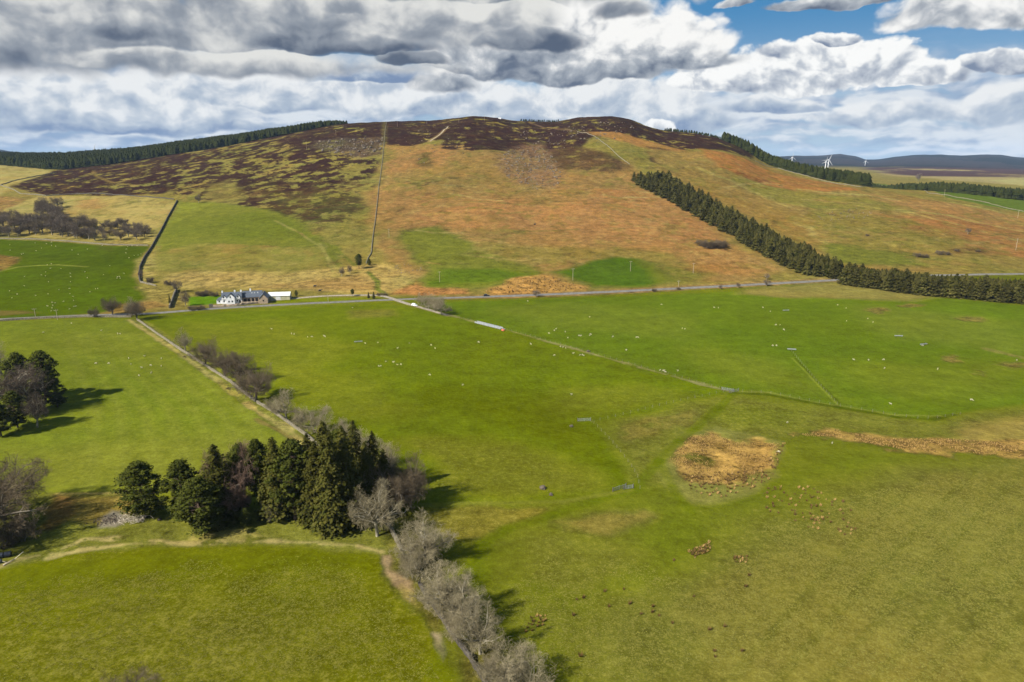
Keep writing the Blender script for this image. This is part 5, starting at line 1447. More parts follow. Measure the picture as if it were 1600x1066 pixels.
def car(name, u, v, rz, mat, label, van=False, sc_=1.0):
    p = W3(u, v)
    e = link(name, None, None, (p[0], p[1], p[2] + .15), rz, sc_)
    b = MB()
    L, w_ = 2.15, .88
    b.add([(-L, -w_, .35), (L, -w_, .35), (L, w_, .35), (-L, w_, .35), (-L, -w_, .85), (L, -w_ * .95, .78), (L, w_ * .95, .78), (-L, w_, .85)], [(3, 2, 1, 0), (4, 5, 6, 7), (0, 1, 5, 4), (1, 2, 6, 5), (2, 3, 7, 6), (3, 0, 4, 7)])
    link('body', b.mesh('body', M[mat]), e)
    x0, x1 = (-2.0, 1.0) if van else (-1.7, .8)
    t0, t1 = (-1.95, .4) if van else (-1.3, .2)
    hh = 1.75 if van else 1.42
    b = MB(); b.add([(x0, -.8, .8), (x1, -.8, .8), (x1, .8, .8), (x0, .8, .8), (t0, -.66, hh), (t1, -.66, hh), (t1, .66, hh), (t0, .66, hh)], [(4, 5, 6, 7), (0, 1, 5, 4), (1, 2, 6, 5), (2, 3, 7, 6), (3, 0, 4, 7)])
    link('cabin', b.mesh('cabin', M['glass' if not van else mat]), e)
    b = MB(); b.box(t0 - .02, t1 + .02, -.68, .68, hh - .02, hh + .04); link('roof', b.mesh('roof', M[mat]), e)
    for sx in (-1.3, 1.3):
        for sy in (-1, 1):
            b = MB(); b.tube((sx, sy * .72, .33), (sx, sy * .92, .33), .33, .33, 12); link('wheel', b.mesh('wheel', M['tyre']), e)
    return tag(e, label, 'car' if not van else 'van')
car('parked_car', 760, 463, .12, 'black', 'black car on the road right of the junction copse', sc_=1.1)
car('white_van', 648, 478.5, -.5, 'whitepaint', 'white van half behind the junction copse', True)

# ---- farmhouse
def gable_roof(b, x0, x1, y0, y1, ze, zr, ov=.25, th=.16, along='x'):
    """a two-sided roof with thickness"""
    if along == 'x':
        ym = (y0 + y1) / 2; k = (zr - ze) / ((y1 - y0) / 2); d = ov * k
        for (ya, za, yb, zb) in ((y0 - ov, ze - d, ym, zr), (y1 + ov, ze - d, ym, zr)):
            b.add([(x0 - ov, ya, za), (x1 + ov, ya, za), (x1 + ov, yb, zb), (x0 - ov, yb, zb), (x0 - ov, ya, za + th), (x1 + ov, ya, za + th), (x1 + ov, yb, zb + th), (x0 - ov, yb, zb + th)],
                  [(3, 2, 1, 0), (4, 5, 6, 7), (0, 1, 5, 4), (1, 2, 6, 5), (2, 3, 7, 6), (3, 0, 4, 7)])
    else:
        xm = (x0 + x1) / 2; k = (zr - ze) / ((x1 - x0) / 2); d = ov * k
        for (xa, za, xb, zb) in ((x0 - ov, ze - d, xm, zr), (x1 + ov, ze - d, xm, zr)):
            b.add([(xa, y0 - ov, za), (xb, y0 - ov, zb), (xb, y1, zb), (xa, y1, za), (xa, y0 - ov, za + th), (xb, y0 - ov, zb + th), (xb, y1, zb + th), (xa, y1, za + th)],
                  [(3, 2, 1, 0), (4, 5, 6, 7), (0, 1, 5, 4), (1, 2, 6, 5), (2, 3, 7, 6), (3, 0, 4, 7)])
def gable_body(b, x0, x1, y0, y1, ze, zr, along='x', z0=-2.5):
    b.box(x0, x1, y0, y1, z0, ze)
    if along == 'x':
        ym = (y0 + y1) / 2
        b.add([(x0, y0, ze), (x0, y1, ze), (x0, ym, zr), (x1, y0, ze), (x1, y1, ze), (x1, ym, zr)], [(0, 2, 1), (3, 4, 5), (0, 3, 5, 2), (1, 2, 5, 4)])
    else:
        xm = (x0 + x1) / 2
        b.add([(x0, y0, ze), (x1, y0, ze), (xm, y0, zr), (x0, y1, ze), (x1, y1, ze), (xm, y1, zr)], [(0, 1, 2), (3, 5, 4), (0, 2, 5, 3), (1, 4, 5, 2)])
def window(parent, x, y, z, w=.9, h=1.2, name='window'):
    b = MB()
    t = .07
    b.box(x - w / 2, x - w / 2 + t, y - .05, y - .003, z, z + h); b.box(x + w / 2 - t, x + w / 2, y - .05, y - .003, z, z + h)
    b.box(x - w / 2 + t, x + w / 2 - t, y - .05, y - .003, z, z + t); b.box(x - w / 2 + t, x + w / 2 - t, y - .05, y - .003, z + h - t, z + h)
    f = link(name, b.mesh('window_frame', M['dark']), parent)
    b = MB(); b.box(x - w / 2 + t, x + w / 2 - t, y - .03, y - .004, z + t, z + h - t); link('pane', b.mesh('pane', M['glass']), f)
HC = W3(378, 474.0)
hb = float(height(HC[0], HC[1])) + .4
HR = radians(15)
house = link('farmhouse', None, None, (HC[0], HC[1], hb), HR)
b = MB(); gable_body(b, -13.3, 0, 0, 7.2, 4.0, 7.3)
b.box(-17, -13.3, 1.2, 6.2, -2.5, 2.5)
gable_body(b, -10.0, -4.4, -1.8, 2.0, 4.6, 7.2, 'y')
gable_body(b, -13.1, -10.4, -.5, 1.6, 4.6, 5.9, 'y', 3.2); gable_body(b, -3.6, -.9, -.5, 1.6, 4.6, 5.9, 'y', 3.2)
link('wall', b.mesh('wall', M['render']), house)
b = MB(); b.box(0.002, 12.3, 2.4, 8.6, -2.5, 3.4); b.add([(0.002, 2.4, 3.4), (12.3, 2.4, 3.4), (12.3, 5.5, 6.9), (0.002, 5.5, 6.9)], [(0, 1, 2, 3)])
gable_body(b, 12.3, 18.2, -5.2, 8.6, 3.3, 6.4, 'y')
link('stone_wing', b.mesh('stone_wing', M['sandstone']), house)
b = MB()
gable_roof(b, -13.3, .05, 0, 7.2, 4.05, 7.4)
gable_roof(b, .6, 14.0, 2.4, 8.6, 3.45, 7.38)
gable_roof(b, 12.3, 18.2, -5.2, 8.6, 3.35, 6.5, along='y')
gable_roof(b, -10.0, -4.4, -1.8, 3.2, 4.65, 7.25, along='y')
gable_roof(b, -13.1, -10.4, -.5, 2.2, 4.65, 5.98, along='y', ov=.15); gable_roof(b, -3.6, -.9, -.5, 2.2, 4.65, 5.98, along='y', ov=.15)
b.add([(-17.2, 1.0, 2.4), (-13.32, 1.0, 2.4), (-13.32, 6.4, 2.4), (-17.2, 6.4, 2.4), (-15.4, 3.0, 4.1), (-13.32, 3.0, 4.1), (-13.32, 4.4, 4.1), (-15.4, 4.4, 4.1)], [(0, 1, 5, 4), (1, 2, 6, 5), (2, 3, 7, 6), (3, 0, 4, 7), (4, 5, 6, 7), (3, 2, 1, 0)])
roof = link('roof', b.mesh('roof', M['slate']), house)
for x, y, zt in ((-12.9, 3.6, 8.5), (-4.5, 3.6, 8.6), (-.3, 3.6, 8.5), (6.0, 5.5, 8.8)):
    b = MB(); b.box(x - .5, x + .5, y - .35, y + .35, 5.8, zt); b.box(x - .56, x + .56, y - .41, y + .41, zt - .25, zt - .1)
    for dx in (-.22, .22): b.tube((x + dx, y, zt), (x + dx, y, zt + .35), .12, .1, 8)
    link('chimney', b.mesh('chimney', M['render']), roof)
for x in (7.0, 8.8, 11.0):
    b = MB(); k = (7.38 - 3.45) / 3.1; y0 = 4.0; z0 = 3.45 + (y0 - 2.4) * k + .2
    b.add([(x - .4, y0, z0 + .03), (x + .4, y0, z0 + .03), (x + .4, y0 + .7, z0 + .7 * k + .03), (x - .4, y0 + .7, z0 + .7 * k + .03)], [(0, 1, 2, 3)])
    link('skylight', b.mesh('skylight', M['metal']), roof)
for (x, y, z) in [(-11.75, -.5, 4.0), (-2.25, -.5, 4.0), (-7.2, -1.8, 4.2), (-8.3, -1.8, 1.0), (-6.1, -1.8, 1.0), (-11.8, 0, 1.0), (-2.9, 0, 1.0), (-15.2, 1.2, .9)]: window(house, x, y, z)
window(house, 15.25, -5.2, 1.2, .9, 1.1)
b = MB(); b.box(-1.7, -.7, -.06, -.003, 0, 2.1); link('door', b.mesh('door', M['dark']), house)
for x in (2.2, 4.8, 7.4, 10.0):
    b = MB(); b.box(x - .95, x + .95, 2.33, 2.397, 0, 2.5); link('cart_bay_shade', b.mesh('cart_bay_shade', M['dark']), house)  # flat dark panels on the wall, painted as the shade inside open bays
b = MB(); b.box(.2, 12.1, -4.2, -3.8, -2.5, 1.3); b.box(.2, .6, -3.8, -.1, -2.5, 1.3); link('courtyard_wall', b.mesh('courtyard_wall', M['sandstone']), house)
b = MB(); b.box(.6, 12.28, -3.8, 2.38, -2.5, .05); link('courtyard', b.mesh('courtyard', M['gravel']), house)
tag(house, 'white gabled farmhouse with slate roof and sandstone steading wing beside the road', 'farmhouse')
SC_ = W3(419, 469.5)
sb = float(height(SC_[0] + 6, SC_[1] + 2)) + .2
shed = link('farm_shed', None, None, (SC_[0], SC_[1], sb), radians(9))
b = MB(); gable_body(b, 0, 15.5, 0, 8.5, 2.9, 4.9); link('wall', b.mesh('wall', M['cream']), shed)
b = MB(); gable_roof(b, 0, 15.5, 0, 8.5, 2.95, 5.0, .3, .12); link('roof', b.mesh('roof', M['whiteroof']), shed)
b = MB(); b.box(5.5, 9.0, -.07, -.003, 0, 2.5); link('door', b.mesh('door', M['whiteroof']), shed)
tag(shed, 'long low cream shed with a white roof right of the farmhouse', 'shed')
# gate pier by the garden
p = W3(330, 481.5); b = MB(); b.box(-1.2, 1.2, -.5, .5, -.5, 2.6); b.box(-1.35, 1.35, -.65, .65, 2.6, 2.85)
tag(link('gate_pier', b.mesh('gate_pier', M['stone']), None, p, .3), 'pale square stone pier at the left end of the garden wall', 'gate pier')

# ---- power poles
def pole(u, v, h=8.5, label='', H2=False, rz=.3):
    p = W3(u, v)
    e = link('power_pole', None, None, p, rz)
    b = MB()
    for x in ((-.9, .9) if H2 else (0,)): b.tube((x, 0, -.6), (x, 0, h), .17, .13, 6)
    link('pole', b.mesh('pole', M['pole']), e)
    b = MB(); b.box(-1.3, 1.3, -.08, .08, h - .75, h - .55)
    ca = link('crossarm', b.mesh('crossarm', M['pole']), e)
    for x in (-1.15, 0, 1.15):
        b = MB(); b.tube((x, 0, h - .55), (x, 0, h - .2), .06, .05, 6); link('insulator', b.mesh('insulator', M['metal']), ca)
    return tag(e, label, 'power pole', 'wooden poles')
for (u, v, h, lb) in [
    (479, 234, 13, 'wooden pole in the heather below the left crags'), (525, 212, 10, 'wooden pole in the heather above the left crags'),
    (621, 198, 11, 'wooden pole just right of the long wall near the skyline'), (667, 194, 9, 'wooden pole near the skyline between wall and path'),
    (717, 192, 13, 'wooden pole left of the mast just below the skyline'), (757, 189.5, 13, 'wooden pole closest to the mast just below the skyline'),
    (608, 371, 9, 'wooden pole right of the long wall on the lower hill'), (687, 441, 9, 'wooden pole on the green slope above the junction copse'),
    (895, 438, 10, 'wooden pole on the left side of the bright green hill patch'), (985, 424, 9, 'wooden pole in the middle of the bright green hill patch'),
    (1083, 427, 9, 'wooden pole right of the bright green hill patch'), (1060, 448, 5, 'short pole beside the road below the green hill patch'),
    (1475, 308, 11, 'pale pole at the edge of the narrow far green field'), (1587, 391, 12, 'wooden pole on the orange slope near the right border'),
    (1590, 341, 10, 'wooden pole near the right border on the upper slope'), (90, 500, 7, 'right one of two poles beside the left stretch of road'), (56, 498, 7, 'left one of two poles beside the left stretch of road'),
    (513, 473, 6, 'short pole on the grass between drive and road')]:
    pole(u, v, h, lb)
# mast
p = W3(775, 188)
yr = crest(775) - 6; p = np.array([(775 - 800) * CT / FPX * yr, yr, 0]); p[2] = float(height(p[0], p[1]))
e = link('radio_mast', None, None, p)
b = MB()
for k in range(3):
    a = 2 * pi * k / 3; b.tube((cos(a) * .9, sin(a) * .9, -.5), (cos(a) * .2, sin(a) * .2, 17), .10, .05, 4)
for i in range(9):
    z = i * 1.9; r_ = .9 - .7 * z / 17
    for k in range(3):
        a, c = 2 * pi * k / 3, 2 * pi * (k + 1) / 3
        b.tube((cos(a) * r_, sin(a) * r_, z), (cos(c) * (r_ - .07), sin(c) * (r_ - .07), z + 1.9), .05, .05, 3)
link('lattice', b.mesh('lattice', M['metal']), e)
b = MB(); b.tube((0, 0, 17), (0, 0, 21), .06, .04, 5); link('antenna', b.mesh('antenna', M['metal']), e)
tag(e, 'thin lattice mast on the hilltop beside a white hut', 'mast')
yy = yr - 4; x_ = (781 - 800) * CT / FPX * yy
e = link('equipment_hut', None, None, (x_, yy, float(height(x_, yy))))
b = MB(); b.box(-3, 3, -1.5, 1.5, -1, 2.3); link('wall', b.mesh('wall', M['whitepaint']), e)
b = MB(); b.box(-3.2, 3.2, -1.7, 1.7, 2.3, 2.5); link('roof', b.mesh('roof', M['metal']), e)
tag(e, 'small white hut at the foot of the hilltop mast', 'hut')

# ---- wind turbines
def turbine(u, vh, Y, blade, rot, yaw, label, bladev=1.0):
    zc = float(v2z(Y, vh)); x = (u - 800) * (Y * CT + (CAM_H - zc) * ST) / FPX
    z0 = float(height(x, Y))
    z0 = min(z0, zc - 30)
    e = link('wind_turbine', None, None, (x, Y, z0), yaw)
    Hh = zc - z0
    b = MB(); b.tube((0, 0, -3), (0, 0, Hh), 2.6, 1.5, 12); link('tower', b.mesh('tower', M['turbine'], True), e)
    b = MB(); b.box(-1.8, 1.8, -4.2, 5.5, Hh - 1.8, Hh + 1.9); link('nacelle', b.mesh('nacelle', M['turbine']), e)
    b = MB(); b.ell((0, -4.8, Hh), (1.9, 2.2, 1.9), 10, 6); hub = link('hub', b.mesh('hub', M['turbine'], True), e)
    for k in range(3):
        a = rot + 2 * pi * k / 3
        d = np.array([sin(a), 0, cos(a)]); s_ = np.array([cos(a), 0, -sin(a)]); o = np.array([0, -5.0, Hh])
        st = [(0, .9, .9), (.12, 2.0, .7), (.3, 1.9, .45), (.65, 1.2, .3), (1.0, .35, .12)]
        V = []
        for (f, w, t_) in st:
            c = o + d * (1.2 + f * blade)
            V += [c - s_ * w * .5, c + np.array([0, -t_ * .5, 0]), c + s_ * w * .7, c + np.array([0, t_ * .5, 0])]
        F = [(i * 4 + j, i * 4 + (j + 1) % 4, i * 4 + 4 + (j + 1) % 4, i * 4 + 4 + j) for i in range(4) for j in range(4)] + [(16, 17, 18, 19), (3, 2, 1, 0)]
        b = MB(); b.add(V, F); link('blade', b.mesh('blade', M['turbine']), e)
    return tag(e, label, 'wind turbine', 'distant wind turbines')
turbine(1238, 246, 4000, 29, 0.05, .2, 'white wind turbine over the forest, leftmost of the right hand group')
turbine(1290.5, 253, 3600, 26, 0.15, .1, 'left one of the two white turbines standing close together')
turbine(1295, 250, 3500, 33, 0.42, -.1, 'right one of the two white turbines standing close together, blade raised right')
turbine(1352.5, 252, 5200, 28, .02, .1, 'faint pale turbine standing alone before the far hills')
turbine(146, 238, 2300, 28, .38, .3, 'turbine mostly hidden by the left forest, one blade tip showing')

# ---- sheep
def sheep_mesh(graze, seed):
    r = random.Random(seed); b = MB()
    b.ell((0, 0, .62), (.62, .30, .31), 10, 7, 0, .05, r)
    b.ell((.30, 0, .66), (.30, .25, .27), 8, 6, 0)
    hx, hz = (.86, .20) if graze else (.84, .98)
    b.tube((.45, 0, .68), (hx - .06, 0, hz + .05), .17, .10, 7, 0)
    b.ell((hx + .05, 0, hz), (.17, .085, .10), 8, 5, 1)
    for s_ in (-1, 1):
        b.add([(hx - .05, s_ * .07, hz + .06), (hx - .10, s_ * .18, hz + .07), (hx - .02, s_ * .08, hz + .01)], [(0, 1, 2)], 1)
        for x in (-.38, .36): b.tube((x, s_ * .15, -.05), (x, s_ * .17, .45), .045, .07, 5, 1)
    b.ell((-.62, 0, .62), (.07, .06, .12), 6, 4, 0)
    return b.mesh('sheep', [M['wool'], M['face']], True)
SH = [sheep_mesh(True, 1), sheep_mesh(False, 2), sheep_mesh(True, 3)]
flocks = {
 'L': [(62,90),(145,145),(135,150),(220,80),(225,128),(260,112),(290,85),(322,75),(322,95),(348,100),(450,123),(487,150),(545,118),(640,95),(790,118),(797,103),(825,98),(855,97),(785,142),(805,173),(838,158),(862,155),(880,148),(295,217),(322,210),(315,238),(380,240),(258,280),(285,262),(285,285),(153,290),(440,270),(440,290),(440,322),(530,260),(545,298),(645,278),(685,222),(733,292),(745,290),(730,300),(750,300),(775,270),(303,323),(153,348),(60,380),(108,400),(75,423),(222,408),(300,398),(368,372),(435,365),(437,397),(455,415),(398,445),(345,455),(325,452),(330,470),(298,475),(460,440),(325,487),(435,492),(462,478),(475,475),(562,385),(597,367),(610,365),(65,125),(320,505)],
 'B': [(447,582),(272,640),(632,628),(735,648),(750,648),(600,833),(680,833),(803,800),(818,838),(868,910),(885,860),(940,845),(1007,803),(1007,850),(903,787),(943,893)],
 'C': [(98,618),(222,648),(238,650),(322,667),(348,667),(425,662),(432,666),(682,708),(760,703),(883,738),(1092,718),(1117,738),(1388,700),(765,850),(778,850),(810,822),(857,826),(883,842),(905,840),(1085,905),(1290,968),(603,485)],
 'D': [(98,283),(932,305),(1260,323),(1287,325),(1565,323),(485,382),(265,467),(275,457),(230,484),(333,475),(418,500),(431,500),(485,498),(492,492),(348,513),(630,506),(785,510),(775,510),(1062,453),(1078,457),(712,590),(1035,720)],
 'C2': [(118,553),(265,622),(303,568),(318,572),(335,578),(382,610),(425,620),(438,620),(447,624),(945,720),(925,715),(958,727),(372,868)],
 'E': [(435,107),(487,127),(75,232),(50,232),(98,262),(30,362),(53,362),(490,207),(655,215),(622,193),(815,300),(535,450),(627,452),(722,450),(727,503),(765,727),(1268,702),(1552,453),(1058,510),(15,148),(990,352),(966,362)],
 'F': [(400,972),(68,1028),(120,843)]}
OFF = {'L': (0, 360), 'B': (0, 360), 'C': (400, 360), 'D': (800, 400), 'C2': (800, 400), 'E': (1200, 450), 'F': (1200, 450)}
LAB = {'L': ('white sheep grazing in the bright green field at the left, above the road', 'sheep of the bright green left field'),
       'B': ('white sheep grazing in the left pasture below the road, west of the hedgerow', 'sheep of the pasture left of the hedgerow'),
       'C': ('white sheep grazing in the central pasture between hedgerow and long fence', 'sheep of the central pasture'),
       'C2': ('white sheep on the near side of the long diagonal fence', 'sheep of the central pasture close to the long fence'),
       'D': ('white sheep beyond the long diagonal fence, in the broad pasture below the road', 'sheep of the broad pasture beyond the long fence'),
       'E': ('white sheep grazing in the right pasture below the roadside spruce belt', 'sheep of the right pasture'),
       'F': ('white sheep on the rough grass around the orange rush beds', 'sheep on the rough grass')}
rng = random.Random(12)
for k, L in flocks.items():
    for (a, c) in L:
        u = OFF[k][0] + a / 4 * 400 / 399.25; v = OFF[k][1] + c / 4 + .4
        p = W3(u, v)
        o = link('sheep', SH[rng.randrange(3)], None, p, rng.uniform(0, 6.28), rng.uniform(.70, .92))
        tag(o, LAB[k][0], 'sheep', LAB[k][1])
# one dark beast on the hill
for (u, v, lb) in [(835.5, 352, 'dark cow alone on the orange slope left of the plantation'), (500, 456, 'dark cow on the rough ground above the long shed'), (492, 449, 'brown cow uphill of the dark one above the long shed')]:
    o = link('cow', None, None, W3(u, v), .3, 1.5)
    b = MB(); b.ell((0, 0, .8), (.8, .36, .42), 10, 7); b.tube((.6, 0, .95), (1.05, 0, 1.15), .22, .14, 7); b.ell((1.15, 0, 1.12), (.25, .12, .14), 8, 5)
    for s_ in (-1, 1):
        for x in (-.55, .5): b.tube((x, s_ * .2, -.05), (x, s_ * .22, .6), .06, .1, 5)
    link('body', b.mesh('body', M['tyre'], True), o)
    tag(o, lb, 'cow')

# ---- small things at the lower left
def boulder_mesh(seed, flat=.7):
    r = random.Random(seed); b = MB(); b.ell((0, 0, .2), (.5, .5, .5 * flat), 7, 5, 0, .22, r); return b.mesh('boulder', M['rock'])
e = link('branch_pile', None, None, W3(208, 815))
b = MB(); r = random.Random(4)
for i in range(80):
    a = r.uniform(0, 2 * pi); R_ = r.uniform(.8, 3.2); c = (r.gauss(0, 1.2), r.gauss(0, .8)); pr = None
    arc = r.uniform(.8, 2.4); hh = r.uniform(.1, 1.6)
    for k in range(7):
        t_ = a + arc * k / 6
        q = (c[0] + cos(t_) * R_, c[1] + sin(t_) * R_ * .6, hh + .5 * sin(k / 6 * pi))
        if pr: b.tube(pr, q, .05, .045, 4, 0, False)
        pr = q
o = link('branches', b.mesh('branches', M['brush']), e); o['kind'] = 'stuff'
tag(e, 'heap of bleached curving branches under the rounded pine', 'branch pile')
e = link('rubble_heap', None, None, W3(172, 815))
b = MB(); r = random.Random(6)
for i in range(260):
    x, y = r.gauss(0, 2.2), r.gauss(0, 1.6); b.ell((x, y, max(0, .5 - .18 * (x * x + y * y) ** .5 * 1.1)), (r.uniform(.08, .22),) * 3, 5, 4, 0, .2, r)
o = link('stones', b.mesh('stones', M['rock']), e); o['kind'] = 'stuff'
tag(e, 'low heap of pale grey rubble left of the branch heap', 'rubble heap')
for i, (u, v, s_, lb) in enumerate([(1, 872, 1.15, 'black wrapped bale at the left border, left one of two'), (13, 870, 1.15, 'black wrapped bale at the left border, right one of two'), (0, 880, .8, 'smaller black bale lying in front of the two at the left border')]):
    o = link('wrapped_bale', None, None, W3(u, v), .4, s_)
    b = MB(); b.tube((-.6, 0, .62), (.6, 0, .62), .64, .64, 16); b.tube((-.68, 0, .62), (-.6, 0, .62), .5, .64, 16); b.tube((.6, 0, .62), (.68, 0, .62), .64, .5, 16)
    link('wrap', b.mesh('wrap', M['wrap'], False), o)
    tag(o, lb, 'bale', 'black wrapped bales')
o = link('fallen_trunk', None, None, W3(16, 880), .9)
b = MB(); b.tube((-1.5, 0, .15), (1.2, .3, .5), .16, .13, 8); b.tube((1.2, .3, .5), (3.2, .1, 1.7), .13, .08, 8); b.tube((-.5, .1, .3), (-1.2, 1.4, .6), .08, .04, 6)
link('trunk', b.mesh('trunk', M['brush'], True), o); tag(o, 'pale barkless trunk lying beside the black bales', 'log')
BM = [boulder_mesh(i) for i in range(4)]
for i, (u, v, s_, lb) in enumerate([(848, 764, 2.0, 'pale boulder in the dry grass left of the lower gate'), (861, 774, 1.4, 'small pale stone just below the pale boulder left of the lower gate'), (893, 667, 1.6, 'yellowish stone left below the upper gate'),
                                   (919, 550, 2.0, 'dark boulder lying against the long fence'), (249, 813, 1.2, 'white stone at the foot of the pines'), (640, 536.5, .9, 'small stone in the central pasture')]):
    o = link('boulder', BM[i % 4], None, W3(u, v), i, s_); tag(o, lb, 'boulder')
# molehills of rush: single dark tufts, countable ones as things of their own
def tuft_np(n_bl, h, r, seed):
    g = np.random.default_rng(seed)
    a = g.uniform(0, 2 * pi, n_bl); lean = g.uniform(.1, .75, n_bl); hh = h * g.uniform(.6, 1.1, n_bl); r0 = r * np.sqrt(g.uniform(0, 1, n_bl)) * .5; w = .10
    bx, by = np.cos(a) * r0, np.sin(a) * r0; tx, ty = np.cos(a) * (r0 + lean * h * .8), np.sin(a) * (r0 + lean * h * .8)
    px_, py_ = -np.sin(a) * w, np.cos(a) * w
    V = np.stack([np.stack([bx - px_, by - py_, bx * 0], 1), np.stack([bx + px_, by + py_, bx * 0], 1), np.stack([tx + px_ * .3, ty + py_ * .3, hh], 1), np.stack([tx - px_ * .3, ty - py_ * .3, hh * .96], 1)], 1).reshape(-1, 3)
    return V, np.arange(4 * n_bl).reshape(n_bl, 4)
def tuft_field(name, P, s, label, seed, mix=.5, nb=16, cat='rushes'):
    if len(P) > 1000: P = [p for p in P if float(fbm(p[0], p[1], 6, 3, seed, .6)) > -.09]
    g = np.random.default_rng(seed); T = [tuft_np(nb, .75, .5, k) for k in range(5)]
    Vs, Fs, Ms = [], [], []; off = 0
    for i, (x, y) in enumerate(P):
        V, F = T[i % 5]; sc2 = s * g.uniform(.6, 1.3); a = g.uniform(0, 6.28); c, q = cos(a), sin(a)
        W_ = np.stack([(V[:, 0] * c - V[:, 1] * q) * sc2 + x, (V[:, 0] * q + V[:, 1] * c) * sc2 + y, V[:, 2] * sc2 * .9 + float(height(x, y)) - .03], 1)
        Vs.append(W_); Fs.append(F + off); off += len(V); Ms += [1 if g.uniform() < mix else 0] * len(F)
    o = link(name, mesh_np(name, np.vstack(Vs), np.vstack(Fs), [M['rush'], M['rushdark']], Ms))
    return tag(o, label, cat, kind='stuff')
bog = [(1046, 716), (1075, 684), (1112, 676), (1150, 692), (1190, 686), (1218, 694), (1205, 720), (1185, 742), (1140, 762), (1085, 752), (1060, 735)]
tuft_field('rush_bed', scatter_px(bog, 2200, .4, 1), .40, 'orange brown bed of dead rushes in the hollow of the right pasture', 1, .42)
bog2 = [(1060, 740), (1100, 745), (1180, 735), (1215, 700), (1228, 690), (1210, 740), (1190, 760), (1130, 778), (1080, 770)]
tuft_field('rush_tufts', scatter_px(bog2, 150, .8, 2), .95, 'dark scattered rush tufts along the lower rim of the rush bed', 2, .75)
strip_ = [(1238, 682), (1300, 670), (1380, 686), (1480, 686), (1640, 696), (1700, 704), (1640, 718), (1500, 706), (1430, 706), (1300, 682)]
tuft_field('rush_bed', scatter_px(strip_, 2200, .45, 3), .44, 'long ragged strip of orange rushes reaching the right border', 3, .45)
for nm, lb, P0, n_, sd0 in [('a', 'straggling dark rush tufts right of and below the rush bed', [(1180, 760), (1260, 760), (1330, 790), (1345, 840), (1290, 840), (1200, 800)], 90, 5),
                            ('b', 'small patches of orange brown tufts below the rush bed', [(1075, 862), (1108, 848), (1110, 860), (1085, 872)], 30, 6),
                            ('c', 'small group of orange brown tufts beside the dry patch below the bed', [(1145, 870), (1168, 870), (1166, 880), (1148, 879)], 14, 7),
                            ('d', 'cluster of dark tufts in the pasture right of the front hedgerow', [(832, 960), (850, 954), (856, 972), (838, 986), (815, 990)], 16, 8),
                            ('e', 'dry rushes on the lower hill right of the black car', [(758, 456), (800, 438), (860, 432), (915, 450), (830, 461)], 260, 9)]:
    tuft_field('rush_tufts', scatter_px(P0, n_, .8, sd0), 0.9 if nm != 'e' else 1.2, lb, sd0, .6 if nm != 'e' else .4)
g = random.Random(9); tv = [mesh_np('rush_tuft', *tuft_np(22, .8, .7, 40 + k), [M['rushdark']]) for k in range(3)]
for i, (a, c) in enumerate([(1010,65),(578,258),(697,245),(447,298),(403,310),(607,353),(735,335),(805,400),(878,353),(877,388),(918,410),(1003,457),(1233,497),(1327,478),(383,407),(1135,290),(1265,630),(1270,668),(1437,630),(428,663),(1480,157),(1460,228)]):
    o = link('rush_tuft', tv[i % 3], None, W3(800 + a / 4, 860 + c / 4), i, g.uniform(.6, 1.0))
    tag(o, 'single dark rush tuft standing alone in the lower right pasture', 'rush tuft', 'single dark tufts in the lower right pasture')

# ---- pale dead grass tufts in the near pastures
def grass_tufts(polys, n, seed, label, mat, smin=.5, smax=1.1, ns=9, th=.0):
    g = np.random.default_rng(seed); Vs, Fs, off = [], [], 0
    T = [tuft_np(7, .34, .5, 60 + k) * np.array([1, 1, .55]) if False else (tuft_np(7, .30, .5, 60 + k)[0] * np.array([1.25, 1.25, .5]), tuft_np(7, .30, .5, 60 + k)[1]) for k in range(6)]
    for poly_ in polys:
        P = Wp(poly_)[:, :2]
        x0, y0 = P.min(0); x1, y1 = P.max(0)
        X = g.uniform(x0, x1, n * 3); Y = g.uniform(y0, y1, n * 3)
        sdp = poly_sd(X, Y, P)
        k = (sdp < 0) & (fbm(X, Y, ns, 4, seed, .6) + .35 * (sst(-sdp, 0, 9) - 1) + g.normal(0, .07, len(X)) > th)
        X, Y = X[k][:n], Y[k][:n]; Z = height(X, Y)
        for i in range(6):
            V, F = T[i]; x, y, z = X[i::6], Y[i::6], Z[i::6]; m = len(x)
            if not m: continue
            a = g.uniform(0, 6.28, m)[:, None]; q = g.uniform(smin, smax, m)[:, None]
            Vs.append(np.stack([(V[None, :, 0] * np.cos(a) - V[None, :, 1] * np.sin(a)) * q + x[:, None], (V[None, :, 0] * np.sin(a) + V[None, :, 1] * np.cos(a)) * q + y[:, None], V[None, :, 2] * q + z[:, None] - .02], -1).reshape(-1, 3))
            Fs.append((F[None] + (np.arange(m) * len(V))[:, None, None] + off).reshape(-1, 4)); off += m * len(V)
    o = link('grass_tufts', mesh_np('grass_tufts', np.vstack(Vs), np.vstack(Fs), M[mat]))
    tag(o, label, 'grass', kind='stuff')
M['drygrass'] = mat_leaf('dry_grass_blades', (.100, .104, .016), (.135, .128, .024), (.19, .165, .045), 0, .3)
M['greengrass'] = mat_leaf('green_grass_blades', (.07, .085, .008), (.085, .10, .010), (.12, .13, .018), 0, .3)
PA = [(-40, 1090), (-40, 905), (100, 885), (400, 865), (590, 868), (640, 950), (740, 1090)]
PE = [(820, 1090), (760, 950), (840, 840), (1000, 860), (1100, 900), (1200, 800), (1400, 740), (1640, 740), (1640, 1090)]
grass_tufts([PA], 12000, 11, 'dead grass tufts all over the front left pasture', 'drygrass', .35, .8, 12, -.12)
grass_tufts([PE], 26000, 12, 'dead grass tufts all over the lower right pasture', 'drygrass', .35, .8, 14, -.10)
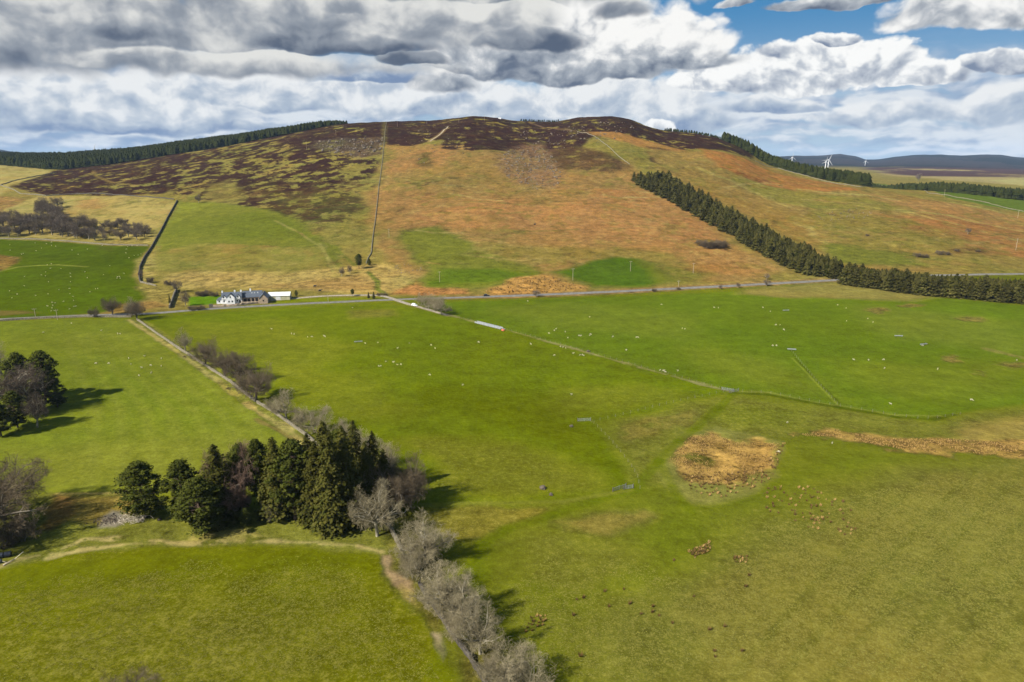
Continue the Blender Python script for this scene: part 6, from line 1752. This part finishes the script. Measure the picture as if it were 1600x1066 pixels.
# ---- boulders and scree on the hill
def rock_field(name, poly, n, smin, smax, seed, label):
    P = scatter_px(poly, n, 1.5, seed); g = np.random.default_rng(seed)
    Vs, Fs = [], []; off = 0
    base = []
    for k in range(6):
        b = MB(); b.ell((0, 0, .15), (.5, .5, .42), 6, 4, 0, .25, random.Random(k)); base.append((np.array(b.v), b.f))
    for i, (x, y) in enumerate(P):
        V, F = base[i % 6]; s_ = smin + (smax - smin) * g.uniform() ** 2.5; a = g.uniform(0, 6.28)
        Vs.append(np.stack([(V[:, 0] * cos(a) - V[:, 1] * sin(a)) * s_ * g.uniform(.8, 1.5) + x, (V[:, 0] * sin(a) + V[:, 1] * cos(a)) * s_ + y, V[:, 2] * s_ + float(height(x, y))], 1))
        Fs += [tuple(q + off for q in f) for f in F]; off += len(V)
    V = np.vstack(Vs); me = bpy.data.meshes.new(name); me.from_pydata(V.tolist(), [], Fs); me.materials.append(M['rock'])
    tag(link(name, me), label, 'rocks', kind='stuff')
rock_field('scree', [(782, 238), (838, 224), (868, 250), (880, 282), (855, 300), (810, 292), (780, 262)], 420, .8, 3.2, 1, 'pale boulder field below the left of the two summits')
rock_field('scree', [(492, 222), (600, 216), (598, 234), (560, 246), (500, 238)], 200, 1.0, 5.5, 2, 'pale crags and boulders in the heather left of the long wall')
rock_field('scree', [(800, 200), (900, 196), (960, 190), (1000, 200), (960, 222), (890, 240), (820, 222)], 150, .7, 4.0, 3, 'scattered boulders in the heather below the eastern summit')
rock_field('scree', [(640, 200), (700, 206), (740, 240), (680, 262), (620, 240)], 50, .7, 3.0, 4, 'few pale boulders right of the long wall near the top')
rock_field('scree', [(1270, 335), (1340, 325), (1390, 335), (1350, 345), (1280, 346)], 90, .6, 2.0, 5, 'grey stones scattered on the right hillside')
rock_field('scree', [(630, 410), (670, 420), (640, 428), (600, 426)], 30, .5, 1.4, 6, 'small stones on the lower hill above the drive entrance')

# ---- air: far hills fade to blue
def haze_box():
    b = MB(); b.box(-9500, 9500, -400, 15500, -3, 330)
    m = bpy.data.materials.new('haze_air'); m.use_nodes = True; t = NT(m.node_tree); t.n.clear()
    v = t.new('ShaderNodeVolumePrincipled'); v.inputs['Color'].default_value = (.50, .70, 1.0, 1); v.inputs['Density'].default_value = HAZE
    v.inputs['Anisotropy'].default_value = 0.0
    o_ = t.new('ShaderNodeOutputMaterial'); t.l.new(v.outputs[0], o_.inputs['Volume'])
    o = link('haze', b.mesh('haze', m)); tag(o, 'thin blue air over the whole valley', kind='stuff')
HAZE = 0.000024
sc.cycles.volume_bounces = 0
sc.cycles.volume_step_rate = 10
haze_box()
